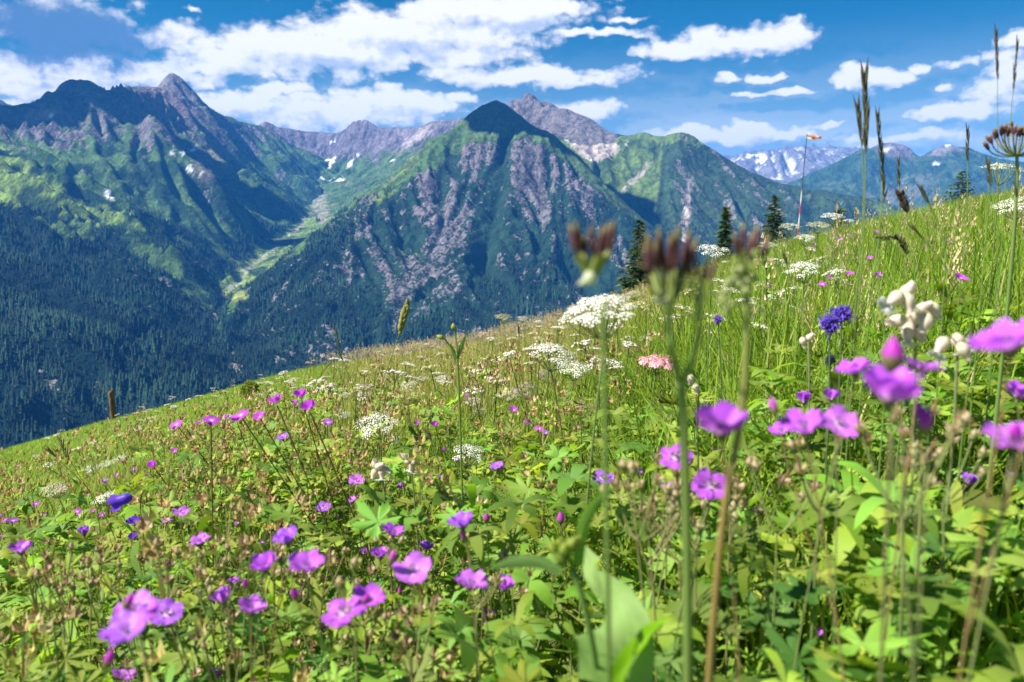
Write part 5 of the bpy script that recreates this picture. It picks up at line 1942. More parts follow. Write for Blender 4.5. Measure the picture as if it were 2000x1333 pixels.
if 'I' not in SKIP:
    FCAL = [faded_calyx(i, *cc, i % 2 == 0) for i, cc in enumerate((((.34, .36, .14), (.52, .40, .22)), ((.30, .36, .12), (.40, .26, .16)), ((.44, .40, .20), (.58, .46, .32)), ((.28, .36, .10), (.36, .38, .14)),
                                                                  ((.46, .36, .22), (.60, .42, .34))))]
    FTREE = {}
    r = np.random.default_rng(88)

    def faded(px, py, Y, label, group, seed, sc=1.0):
        head = np.array(pt(px, py, Y))
        bx, by = head[0] + r.uniform(-.03, .03), head[1] + r.uniform(.0, .05)
        base = np.array([bx, by, float(ground(bx, by)) - .01])
        if head[2] - base[2] < .08:
            return
        root = empty("withered_cranesbill", base)
        tag(root, label, 'flower', group)
        top = head - base
        j = top - np.array([0, 0, .045])
        ends = []
        for k in range(int(r.integers(3, 6))):
            ends.append(top + np.array([r.uniform(-.028, .028), r.uniform(-.02, .02), r.uniform(-.022, .022)]))
        col = ((.14, .20, .05), (.26, .24, .10)) if r.uniform() < .6 else ((.13, .19, .05), (.20, .24, .08))
        parts, _ = stem_mesh(j, (0, 0, 0), .0011, seed, col, .03, [(j, e) for e in ends])
        new_mesh_obj("stem", mesh_of("stem", parts, SM), root)
        for e in ends:
            c = new_mesh_obj("calyx", FCAL[int(r.integers(0, 5))], root)
            d = np.array([(e - j)[0] * 9 + r.uniform(-.3, .3), r.uniform(-.4, .2), 1])
            c.location = e
            c.scale = (.019 * r.uniform(.8, 1.2) * sc,) * 3
            c.rotation_mode = 'QUATERNION'
            c.rotation_quaternion = axis_matrix(d, r.uniform(0, 6))
        if r.uniform() < .7:
            u = new_mesh_obj("leaf", (LEAFMESH, LEAFMESH2)[int(r.integers(0, 2))], root)
            u.location = Vector(j * r.uniform(.55, .9))
            u.scale = (r.uniform(.05, .085),) * 3
            u.rotation_euler = (r.uniform(-.3, .5), r.uniform(-.4, .4), r.uniform(0, 6.28))

    n = 0
    for i in range(6):
        faded(r.uniform(1500, 2010), r.uniform(800, 935), r.uniform(.50, .66), "withered cranesbill top with tan calyces among the big right-hand blossoms", "withered cranesbills by the right-hand blossoms", 2000 + i)
    for i in range(12):
        faded(r.uniform(640, 1120), r.uniform(1085, 1330), r.uniform(.62, .95), "withered cranesbill with pale calyces around the wide double blossom at bottom centre", "withered cranesbills at bottom centre", 2100 + i)
    for i in range(52):
        faded(r.uniform(60, 760), r.uniform(1060, 1330), r.uniform(.75, 1.25), "withered cranesbill with tan and reddish calyces in the lower left flower patch", "withered cranesbills at lower left", 2200 + i)
    for i in range(14):
        faded(r.uniform(1180, 1560), r.uniform(930, 1010), r.uniform(.6, .95), "withered cranesbill with beige calyces below the round blossoms right of the tall stem", "withered cranesbills right of the tall stem", 2300 + i)


# ------------------------------------------------------------------ tall seeding stems with dark fruits, close to the lens
def ppt(px, py, Y):
    return np.array(pt(px, py, Y))


def gpoint(x, y):
    return np.array([x, y, float(ground(x, y)) - .01])


def fruit(p, d, L, rad, seed):
    r = np.random.default_rng(seed)
    d = np.asarray(d, float) / np.linalg.norm(d)
    z = np.linspace(0, 1, 7)
    dark, tipc = np.array((.075, .028, .035)) * r.uniform(.8, 1.3), np.array((.26, .22, .06))
    C = np.where(z[:, None] < .72, dark, dark * .35 + tipc * .65)
    w = rad * np.array([.45, .9, 1, 1, .9, .65, .25])
    return tube(np.asarray(p) + d * L * z[:, None], w, 6, C)


def fruit_head(cx, cy_, wpx, hpx, n, Y, seed, spread=.5):
    """upright dark fruits filling a patch of the picture at depth Y, with their rays"""
    r = np.random.default_rng(seed)
    u = Y / F
    fr, feet = [], []
    for i in range(n):
        x = cx + wpx * .5 * ((i + .5) / n * 2 - 1) + r.uniform(-4, 4)
        p = ppt(x, cy_ + hpx * .5 + r.uniform(-.2, .2) * hpx, Y + r.uniform(-.03, .03) * Y)
        d = np.array([(x - cx) / (wpx * .5 + 1) * spread + r.uniform(-.12, .12), r.uniform(-.2, .2), 1])
        fr.append(fruit(p, d, hpx * u * r.uniform(.85, 1.15), hpx * u * .12, seed * 31 + i))
        feet.append(p)
    return fr, feet


def pale_tuft(center, size, n, seed, col=(.62, .62, .42)):
    r = np.random.default_rng(seed)
    out = []
    for i in range(n):
        a = r.normal(size=3)
        a /= np.linalg.norm(a)
        p = center + a * size * r.uniform(.3, 1) * np.array([1, .6, 1])
        z = np.linspace(0, 1, 5)
        rad = size * .20 * np.array([.3, .9, 1, .8, .2]) * r.uniform(.7, 1.3)
        out.append(tube(p + (np.array([a[0] * .5, a[1] * .5, .7])) * size * .5 * z[:, None], rad, 6, np.tile(np.array(col) * r.uniform(.7, 1.15), (5, 1))))
    return out


def tuft_parts(tufts, o, root):
    for t in tufts:
        new_mesh_obj("bracts", mesh_of("bracts", shift(t, o), WHITE), root)


GREEN1, GREEN2 = np.array((.10, .19, .04)), np.array((.17, .24, .06))


def colramp(n, a, b):
    t = np.linspace(0, 1, n)[:, None]
    return np.array(a) * (1 - t) + np.array(b) * t


def shift(parts, o):
    return [(V - o, Q, C) for V, Q, C in parts]


if 'I' not in SKIP:
    Y0 = .34
    # first stem: two crowded heads above a fork
    g = gpoint(ppt(1362, 1333, Y0)[0] + .01, Y0 + .03)
    root = empty("seeding_umbel", g)
    tag(root, "thick green stem forking into crowded dark brown fruit heads with cream buds", 'seed head', 'tall stems with dark fruits')
    fork = ppt(1330, 748, Y0)
    st = [tube(bez(g, ppt(1362, 1180, Y0), fork, 14), np.linspace(.0030, .0022, 14), 8, colramp(14, GREEN1 * .8, GREEN2))]
    h1, f1_ = fruit_head(1305, 492, 84, 66, 9, Y0, 1, .25)
    h1b, f1b = fruit_head(1300, 520, 60, 40, 5, Y0 * 1.02, 2, .3)
    h2, f2_ = fruit_head(1368, 528, 40, 44, 4, Y0 * 1.01, 3, .2)
    hubA, hubB = ppt(1308, 590, Y0), ppt(1366, 600, Y0)
    st.append(tube(bez(fork, ppt(1300, 680, Y0), hubA, 8), .0015, 6, colramp(8, GREEN2, GREEN2 * 1.1)))
    st.append(tube(bez(fork, ppt(1372, 680, Y0), hubB, 8), .0013, 6, colramp(8, GREEN2, GREEN2 * 1.1)))
    for hub, feet in ((hubA, f1_ + f1b), (hubB, f2_)):
        for p in feet:
            st.append(tube(bez(hub, (hub + p) / 2 + np.array([(p - hub)[0] * .35, 0, -.004]), p, 6), .00075, 5, colramp(6, GREEN2, np.array((.25, .28, .08)))))
    new_mesh_obj("stem", mesh_of("stem", shift(st, g), SM), root)
    new_mesh_obj("fruits", mesh_of("fruits", shift(h1 + h1b, g), SM), root)
    new_mesh_obj("fruits", mesh_of("fruits", shift(h2, g), SM), root)
    bead = []
    for k, (x, y) in enumerate(((1252, 480), (1258, 497), (1250, 515), (1264, 522), (1275, 500), (1290, 545), (1322, 548), (1340, 530), (1348, 556), (1268, 540), (1335, 600), (1330, 640), (1395, 560), (1400, 585), (1262, 460))):
        bead += pale_tuft(ppt(x, y, Y0 * 1.01), .0019, 4, 400 + k, (.46, .44, .22))
    new_mesh_obj("buds", mesh_of("buds", shift(bead, g), WHITE), root)
    tuft = [pale_tuft(ppt(1288, 588, Y0 * .99), .0042, 12, 450), pale_tuft(ppt(1332, 760, Y0), .0028, 6, 452, (.5, .52, .34)), pale_tuft(ppt(1362, 618, Y0), .003, 6, 453, (.6, .6, .5))]
    tuft_parts(tuft, g, root)

    # second stem: one head on a reddish base
    g = gpoint(ppt(1388, 1333, .36)[0] + .005, .40)
    root = empty("seeding_umbel", g)
    tag(root, "stem reddish below with one dark fruit head, right of the forked stem", 'seed head', 'tall stems with dark fruits')
    top = ppt(1456, 535, .36)
    st = [tube(bez(g, ppt(1380, 1150, .36), ppt(1425, 930, .36), 10), np.linspace(.0022, .0018, 10), 7, colramp(10, (.20, .15, .05), (.25, .18, .06))),
          tube(bez(ppt(1425, 930, .36), ppt(1468, 760, .36), top, 10), np.linspace(.0018, .0016, 10), 7, colramp(10, (.25, .20, .07), GREEN2))]
    h, ft = fruit_head(1463, 470, 56, 56, 5, .36, 5, .3)
    for p in ft:
        st.append(tube(bez(top, (top + p) / 2, p, 5), .0011, 5, colramp(5, GREEN2, np.array((.22, .26, .07)))))
    new_mesh_obj("stem", mesh_of("stem", shift(st, g), SM), root)
    new_mesh_obj("fruits", mesh_of("fruits", shift(h, g), SM), root)
    tuft = [pale_tuft(ppt(1443, 556, .36), .0075, 20, 460, (.42, .48, .22)), pale_tuft(ppt(1478, 608, .36), .0042, 9, 461, (.62, .55, .34)), pale_tuft(ppt(1420, 600, .36), .006, 12, 462, (.40, .46, .20)),
            pale_tuft(ppt(1448, 520, .36), .004, 7, 463, (.3, .4, .12)), pale_tuft(ppt(1500, 455, .36), .0022, 4, 464, (.34, .30, .10))]
    tuft_parts(tuft, g, root)

    # third: a single head standing free against the mountain
    g = gpoint(ppt(1235, 1333, .33)[0], .37)
    root = empty("seeding_umbel", g)
    tag(root, "single dark fruit head on a green funnel, left of the forked stem", 'seed head', 'tall stems with dark fruits')
    hub = ppt(1155, 540, .33)
    st = [tube(bez(g, ppt(1215, 900, .33), hub, 16, ppt(1190, 600, .33)), np.linspace(.0014, .0011, 16), 6, colramp(16, GREEN1, GREEN2))]
    h, ft = fruit_head(1155, 470, 72, 60, 7, .33, 6, .18)
    for p in ft:
        st.append(tube(bez(hub, (hub + p) / 2, p, 5), np.linspace(.0022, .0013, 5), 6, colramp(5, GREEN2, np.array((.26, .28, .07)))))
    new_mesh_obj("stem", mesh_of("stem", shift(st, g), SM), root)
    new_mesh_obj("fruits", mesh_of("fruits", shift(h, g), SM), root)
    zz = np.linspace(0, 1, 7)[:, None]
    br = [tube(bez(ppt(1160, 535, .325), ppt(1150, 548, .325), ppt(1128, 556, .325), 7), np.array([.0012, .0026, .0030, .0024, .0014, .0008, .0003]), 7, np.tile(np.array((.62, .64, .46)), (7, 1)))]
    new_mesh_obj("bracts", mesh_of("bracts", shift(br, g), WHITE), root)

    # dark fruiting umbel at the right edge, farther off
    Yd = .95
    hub = ppt(1986, 305, Yd)
    g = gpoint(hub[0] + .01, Yd + .02)
    root = empty("seeding_umbel", g)
    tag(root, "open fruiting umbel with dark purple fruits against the right-hand sky", 'seed head', 'tall stems with dark fruits')
    st = [tube(bez(g, ppt(1996, 420, Yd), hub, 12), np.linspace(.0026, .0018, 12), 6, colramp(12, GREEN1, GREEN2))]
    fr = []
    r = np.random.default_rng(9)
    for i in range(17):
        a = (i / 16 * 2 - 1)
        p = ppt(1980 + a * 48, 262 + 26 * a * a + r.uniform(-8, 8), Yd + r.uniform(-.03, .03))
        st.append(tube(bez(hub, (hub + p) / 2 + np.array([(p - hub)[0] * .25, 0, -.006]), p, 6), .0009, 4, colramp(6, GREEN2, (.15, .12, .05))))
        for j in range(4):
            d = np.array([a * .6 + r.uniform(-.4, .4), r.uniform(-.4, .4), 1])
            fr.append(fruit(p, d, .012, .0016, 900 + i * 5 + j))
    new_mesh_obj("stem", mesh_of("stem", shift(st, g), SM), root)
    new_mesh_obj("fruits", mesh_of("fruits", shift(fr, g), SM), root)


# ------------------------------------------------------------------ broad-leaved herb at the bottom
def leaf_blade(pts, widths, Y, seed, c0, c1, fold=.12, nv=9, side=(1, 0, 0)):
    """a leaf along a centre line of photo points; widths in photo pixels"""
    P = np.array([ppt(*p[:2], p[2] if len(p) > 2 else Y) for p in pts])
    n = 16
    t = np.linspace(0, 1, n)
    k = np.linspace(0, 1, len(P))
    ctr = np.stack([np.interp(t, k, P[:, i]) for i in range(3)], 1)
    for _ in range(3):
        ctr[1:-1] = (ctr[:-2] + ctr[2:] + 2 * ctr[1:-1]) / 4
    w = np.interp(t, k, widths) * Y / F * .5
    T = np.gradient(ctr, axis=0)
    T /= np.linalg.norm(T, axis=1)[:, None]
    nrm = np.cross(T, np.array([0, 1.0, 0]))
    nrm /= np.linalg.norm(nrm, axis=1)[:, None]
    up = np.cross(nrm, T)
    s = np.linspace(-1, 1, nv)
    V = ctr[:, None] + nrm[:, None] * (w[:, None] * s[None])[..., None] + up[:, None] * (w[:, None] * (fold * np.abs(s)[None] ** 1.3 + .05 * np.sin(s * 7 + t[:, None] * 15)))[..., None]
    mid = np.exp(-(s / .10) ** 2)[None, :, None]
    vein = (np.sin((t[:, None] * 9 - np.abs(s)[None] * 1.6) * 2 * math.pi) > .86).astype(float)[..., None] * .35
    C = np.broadcast_to(np.array(c0) * (1 - t[:, None, None]) + np.array(c1) * t[:, None, None], (n, nv, 3)) * (1 - vein * .5)
    C = C * (1 - mid * .5) + np.array((.26, .34, .14)) * mid * .5
    I = np.arange(n * nv).reshape(n, nv)
    Q = np.stack([I[:-1, :-1], I[1:, :-1], I[1:, 1:], I[:-1, 1:]], -1).reshape(-1, 4)
    return V.reshape(-1, 3), Q, C.reshape(-1, 3)


if 'I' not in SKIP:
    Yh = .44
    g = gpoint(ppt(1225, 1333, Yh)[0] + .01, Yh + .02)
    root = empty("leafy_herb", g)
    tag(root, "broad-leaved herb with one big pale green leaf and a nodding bud, bottom centre", 'plant')
    node = ppt(1118, 1112, Yh - .01)
    new_mesh_obj("stem", mesh_of("stem", shift([tube(bez(g, ppt(1205, 1290, Yh - .02), node, 12), np.linspace(.0022, .0019, 12), 8, colramp(12, GREEN1 * .7, GREEN1))], g), SM), root)
    LH = ((.27, .40, .13), (.22, .36, .10))
    for pts, wd, Yl, c in ((((1143, 1066, .60), (1158, 1120, .56), (1188, 1190, .50), (1205, 1260, .46), (1212, 1360, .415)), (5, 82, 150, 178, 170), Yh + .03, LH),
                           (((1096, 1120), (1060, 1098), (1020, 1096), (985, 1102), (956, 1112)), (20, 30, 30, 20, 3), Yh - .01, ((.26, .40, .13), (.24, .38, .12))),
                           (((1128, 1105), (1134, 1050), (1146, 1005), (1172, 972), (1204, 952)), (24, 26, 26, 20, 3), Yh - .01, ((.15, .30, .03), (.19, .34, .05))),
                           (((1196, 1350, .40), (1222, 1305, .42), (1250, 1262, .45), (1282, 1228, .48), (1310, 1205, .51)), (60, 105, 95, 50, 4), Yh - .02, ((.15, .31, .02), (.19, .36, .04)))):
        new_mesh_obj("leaf", mesh_of("leaf", shift([leaf_blade(pts, wd, Yl, 1, *c)], g), LEAFM), root)
    bd = []
    r = np.random.default_rng(3)
    for i in range(13):
        a = r.uniform(0, 6.28)
        p0 = ppt(1100 + r.uniform(-14, 14), 1085 + r.uniform(-20, 22), Yh - .01 + r.uniform(-.005, .005))
        d = np.array([math.cos(a) * .7 - .2, math.sin(a) * .5, .8])
        z = np.linspace(0, 1, 6)
        bd.append(tube(p0 + d * .012 * z[:, None], .0032 * np.array([.4, .9, 1, .8, .5, .1]), 6, colramp(6, (.14, .26, .04), (.34, .38, .08))))
    new_mesh_obj("bud", mesh_of("bud", shift(bd, g), LEAFM), root)

    # yellow green leafy plant on the right slope
    Yl = 2.6
    b = ppt(1500, 590, Yl)
    g = gpoint(b[0], Yl)
    root = empty("leafy_herb", g)
    tag(root, "bright yellow green plant with stacked oval leaves on the slope below the larger spruce", 'plant')
    topz = ppt(1495, 505, Yl)
    new_mesh_obj("stem", mesh_of("stem", [tube(bez((0, 0, 0), (topz - g) * .5 + np.array([.01, 0, 0]), topz - g, 7), .004, 6, colramp(7, GREEN1, GREEN2))], SM), root)
    r = np.random.default_rng(12)
    for i in range(13):
        t = .30 + .68 * i / 12
        a = i * 2.4
        c = (topz - g) * t
        L = .07 * (1.15 - t * .6)
        (tv, tf) = palmate(5, 3)
        z = np.linspace(0, 1, 7)
        w = np.array([.1, .5, .8, .9, .75, .4, .03]) * L * .42
        ctr = c + np.stack([np.cos(a) * L * z, np.sin(a) * L * z, L * (.6 * z - .35 * z * z)], 1)
        sd = np.array([-math.sin(a), math.cos(a), 0])
        V = np.stack([ctr - sd * w[:, None] + np.array([0, 0, .25]) * w[:, None], ctr, ctr + sd * w[:, None] + np.array([0, 0, .25]) * w[:, None]], 1).reshape(-1, 3)
        I = np.arange(21).reshape(7, 3)
        Q = np.stack([I[:-1, :-1], I[1:, :-1], I[1:, 1:], I[:-1, 1:]], -1).reshape(-1, 4)
        new_mesh_obj("leaf", mesh_of("leaf", [(V, Q, np.array((.19, .33, .05)) * r.uniform(.85, 1.15))], LEAFM), root)


# ------------------------------------------------------------------ bladder campion, rampion, bellflower
def campion_calyx(seed, sides=18):
    r = np.random.default_rng(seed)
    z = np.linspace(0, 1, 11)
    rad = .36 * np.array([.12, .55, .82, .97, 1.0, .96, .86, .72, .58, .50, .50])
    base = np.stack([.08 * np.sin(z * 2), z * 0, z], 1)
    V, Q, C = tube(base, rad, sides, colramp(11, (.68, .64, .46), (.76, .62, .56)))
    C = C.reshape(11, sides, 3).copy()
    C[:, ::3] = C[:, ::3] * .5 + np.array((.50, .36, .34)) * .5
    C[:3] = C[:3] * .6 + np.array((.45, .48, .25)) * .4
    return V, Q, C.reshape(-1, 3)


def campion_petals(seed):
    parts = []
    r = np.random.default_rng(seed)
    for k in range(10):
        V, Q, C = petal_grid(.62, .17, lambda t: .35 + .65 * math.sin(min(1, t * 1.2) * math.pi / 2), lambda t: .9 - 1.3 * t + r.uniform(-.2, .2), .05, lambda t, s: np.array((.86, .85, .84)), 5, 4, .06, seed + k)
        V[:, 2] += .92
        V[:, :2] *= 1
        parts.append((rotz(V, 2 * math.pi * k / 10 + r.uniform(-.15, .15)), Q, C))
    return parts


if 'I' not in SKIP:
    CALYX = [mesh_of("calyx", [campion_calyx(i)], WHITE) for i in range(2)]
    CPET = [mesh_of("petals", campion_petals(i), WHITE, False) for i in range(2)]

    def campion(heads, Y, label, seed, base_px, wpx):
        """heads: photo x, y of the calyx centre, pointing angle in the picture (0 = up, clockwise degrees), open or not"""
        r = np.random.default_rng(seed)
        bp = ppt(*base_px, Y)
        g = gpoint(bp[0], Y + .03)
        root = empty("bladder_campion", g)
        tag(root, label, 'flower', 'bladder campions')
        hub = ppt(np.mean([h[0] for h in heads]) + 4, np.mean([h[1] for h in heads]) + 2, Y + .012)
        st = [tube(bez(g, (g + hub) / 2 + np.array([.02, 0, 0]), hub, 9), .0013, 6, colramp(9, GREEN1, (.2, .22, .1)))]
        for i, (x, y, ang, op) in enumerate(heads):
            a = math.radians(ang)
            d = np.array([math.sin(a), r.uniform(-.45, -.05), math.cos(a)])
            d /= np.linalg.norm(d)
            L = wpx * 1.35 * Y / F
            p = ppt(x, y, Y + r.uniform(-.012, .012)) - d * L * .5
            st.append(tube(bez(hub, (hub + p) / 2 + np.array([0, 0, .006]), p, 5), .0007, 5, np.tile(np.array((.22, .22, .11)), (5, 1))))
            c = new_mesh_obj("calyx", CALYX[i % 2], root)
            c.location = Vector(p - g)
            c.scale = (L * .92, L * .92, L)
            c.rotation_mode = 'QUATERNION'
            c.rotation_quaternion = axis_matrix(d, r.uniform(0, 6))
            if op:
                new_mesh_obj("petals", CPET[i % 2], c)
        new_mesh_obj("stem", mesh_of("stem", shift(st, g), SM), root)

    campion([(1772, 568, 30, 0), (1774, 592, 175, 0), (1747, 584, 235, 1), (1803, 605, 60, 0), (1826, 606, 150, 0), (1752, 628, 265, 0), (1810, 632, 200, 0), (1771, 650, 190, 1), (1793, 652, 160, 0), (1782, 620, 190, 1)],
            .72, "bladder campion with a tight bunch of balloon-like pinkish calyces right of the blue rampions", 5, (1800, 900), 30)
    campion([(1842, 675, 215, 1), (1874, 668, 165, 1), (1884, 685, 150, 0)], .70, "white bladder campion with three drooping calyces, lower right of the tight bunch", 6, (1850, 900), 29)
    campion([(734, 906, 350, 0), (745, 924, 180, 1), (730, 925, 200, 0), (742, 912, 60, 0), (755, 918, 120, 0)], 1.15, "cream bladder campion tuft among the cranesbills, left of centre", 7, (745, 1010), 17)
    campion([(788, 893, 300, 0), (806, 910, 200, 1), (798, 900, 20, 0)], 1.2, "small bladder campion just right of the cream tuft", 8, (800, 1000), 16)
    campion([(1350, 742, 185, 0), (1360, 760, 170, 0)], 1.0, "pair of hanging beige campion calyces between the tall green stems", 9, (1360, 900), 16)
    campion([(1570, 668, 160, 0), (1582, 660, 40, 0)], 1.05, "two beige campion buds left of the blue rampion stem", 10, (1575, 850), 16)

    def rampion(px, py, size, Y, label, seed, col=(.15, .085, .50)):
        r = np.random.default_rng(seed)
        c = ppt(px, py, Y)
        g = gpoint(c[0] + r.uniform(-.01, .03), Y + .03)
        root = empty("blue_rampion", g)
        tag(root, label, 'flower', 'blue rampions')
        R_ = size * Y / F / 2
        parts = []
        for i in range(95):
            zc = 1 - 2 * (i + .5) / 95
            a = i * 2.39996
            q = math.sqrt(1 - zc * zc)
            d = np.array([q * math.cos(a), q * math.sin(a), zc])
            t = np.cross(d, r.normal(size=3)) * .5
            p0, p1, p2 = c + d * R_ * .35, c + d * R_ * .8, c + (d + t) * R_ * 1.0
            parts.append(tube(bez(p0, p1, p2, 5), R_ * np.array([.09, .12, .11, .08, .03]), 4, colramp(5, np.array(col) * .6, np.array(col) * r.uniform(.9, 1.9))))
        new_mesh_obj("flower_head", mesh_of("flower_head", shift(parts, g), PETAL), root)
        new_mesh_obj("stem", mesh_of("stem", shift([tube(bez(g, (g + c) / 2 + np.array([.015, 0, 0]), c, 8), .0013, 5, colramp(8, GREEN1, (.08, .12, .05)))], g), SM), root)

    rampion(1621, 634, 36, .98, "round blue violet rampion head, lower left one of a pair", 1)
    rampion(1645, 614, 34, 1.0, "round blue violet rampion head, upper right one of a pair", 2)
    rampion(1622, 704, 19, 1.1, "small dark slate blue rampion head below the pair", 3, (.035, .035, .12))
    rampion(1402, 624, 15, 1.6, "tiny violet rampion in the grass right of the forked green stem", 4, (.2, .1, .5))

    # blue bellflower lying on its side
    Yb = 1.25
    mouth, neck = ppt(224, 982, Yb), ppt(257, 970, Yb)
    g = gpoint(neck[0] + .02, Yb + .03)
    root = empty("bellflower", g)
    tag(root, "deep blue bellflower pointing left on a thin stalk at the left", 'flower')
    d = mouth - neck
    z = np.linspace(0, 1, 9)
    V, Q, C = tube(neck + d * z[:, None], np.linalg.norm(d) * np.array([.08, .22, .27, .28, .28, .29, .33, .40, .48]), 15, colramp(9, (.13, .06, .52), (.17, .06, .60)))
    V = V.reshape(9, 15, 3)
    V[-1, ::3] += d * .22
    V[-1, 1::3] -= d * .04
    new_mesh_obj("bell", mesh_of("bell", [(V.reshape(-1, 3) - g, Q, C)], PETAL), root)
    new_mesh_obj("stem", mesh_of("stem", shift([tube(bez(g, (g + neck) / 2 + np.array([.01, 0, .05]), neck, 8, neck + np.array([.02, 0, .01])), .001, 5, colramp(8, GREEN1, (.12, .1, .1)))], g), SM), root)

    # budding herb, a bare stem with a leaning side bud
    Yq = 1.15
    g = gpoint(ppt(905, 960, Yq)[0], Yq + .02)
    root = empty("budding_herb", g)
    tag(root, "slender green stem with a leaning yellow bud in front of the forest, centre", 'plant')
    P1, P2 = ppt(893, 700, Yq), ppt(886, 640, Yq)
    st = [tube(bez(g, ppt(902, 830, Yq), P1, 9), .0018, 6, colramp(9, GREEN1, GREEN2)), tube(bez(P1, ppt(893, 670, Yq), P2, 6), .0012, 5, colramp(6, GREEN2, GREEN2)),
          tube(bez(P1, ppt(880, 676, Yq), ppt(866, 660, Yq), 6), .0012, 5, colramp(6, GREEN2, GREEN2))]
    new_mesh_obj("stem", mesh_of("stem", shift(st, g), SM), root)
    for (x0_, y0_, x1_, y1_) in ((867, 661, 853, 656), (886, 645, 885, 632)):
        z = np.linspace(0, 1, 6)
        a_, b_ = ppt(x0_, y0_, Yq), ppt(x1_, y1_, Yq)
        new_mesh_obj("bud", mesh_of("bud", shift([tube(a_ + (b_ - a_) * z[:, None], .0038 * np.array([.4, .9, 1, .9, .6, .2]), 7, colramp(6, (.13, .24, .04), (.45, .42, .06)))], g), LEAFM), root)
    for pts in (((893, 705), (900, 680), (912, 648)), ((893, 715), (886, 690), (880, 672))):
        new_mesh_obj("leaf", mesh_of("leaf", shift([leaf_blade(pts, (3, 9, 2), Yq, 2, GREEN1 * 1.2, GREEN2)], g), LEAFM), root)


# ------------------------------------------------------------------ grass stalks that stand out
def stalk(pts, Y, head, n, label, seed, col=((.085, .05, .06), (.12, .14, .06)), rad=.0011, spike=.020, wide=.35, stemc=(GREEN1, GREEN2), thick=False):
    """pts: photo points from low to tip; head: share of the stalk (from the tip) carrying spikelets"""
    r = np.random.default_rng(seed)
    P = np.array([ppt(x, y, Y) for x, y in pts])
    g = gpoint(P[0, 0] + r.uniform(-.02, .02), Y + .02)
    root = empty("grass_stalk", g)
    tag(root, label, 'grass stalk', 'tall grass stalks')
    full = np.concatenate([[g], P])
    seg = np.concatenate([[0], np.cumsum(np.linalg.norm(np.diff(full, axis=0), axis=1))])
    t = np.linspace(0, seg[-1], 24)
    C = np.stack([np.interp(t, seg, full[:, i]) for i in range(3)], 1)
    for _ in range(2):
        C[1:-1] = (C[:-2] + C[2:] + 2 * C[1:-1]) / 4
    new_mesh_obj("stem", mesh_of("stem", shift([tube(C, np.linspace(rad * 1.2, rad * .5, 24), 5, colramp(24, *stemc))], g), SM), root)
    pl = np.linalg.norm(np.diff(P, axis=0), axis=1).sum()
    sp = []
    for i in range(n):
        s = seg[-1] - pl * head * (1 - (i + .3) / n)
        p = np.array([np.interp(s, seg, full[:, k]) for k in range(3)])
        q = np.array([np.interp(min(s + .01, seg[-1]), seg, full[:, k]) for k in range(3)])
        d = (q - p) / (np.linalg.norm(q - p) + 1e-9) if s < seg[-1] - .001 else np.array([0, 0, 1.0])
        a = (i % 2) * math.pi + r.uniform(-.5, .5)
        w = wide * r.uniform(.6, 1.3)
        d2 = d + np.array([math.cos(a) * w, math.sin(a) * w * .6, 0])
        d2 /= np.linalg.norm(d2)
        L = spike * r.uniform(.75, 1.25)
        z = np.linspace(0, 1, 6)
        rr = L * (.22 if thick else .060) * np.array([.3, .9, 1, .8, .45, .08])
        sp.append(tube(p + d2 * L * z[:, None], rr, 5, colramp(6, np.array(col[1]) * r.uniform(.8, 1.2), np.array(col[0]) * r.uniform(.8, 1.2))))
    new_mesh_obj("seed_head", mesh_of("seed_head", shift(sp, g), DRY), root)
    return root


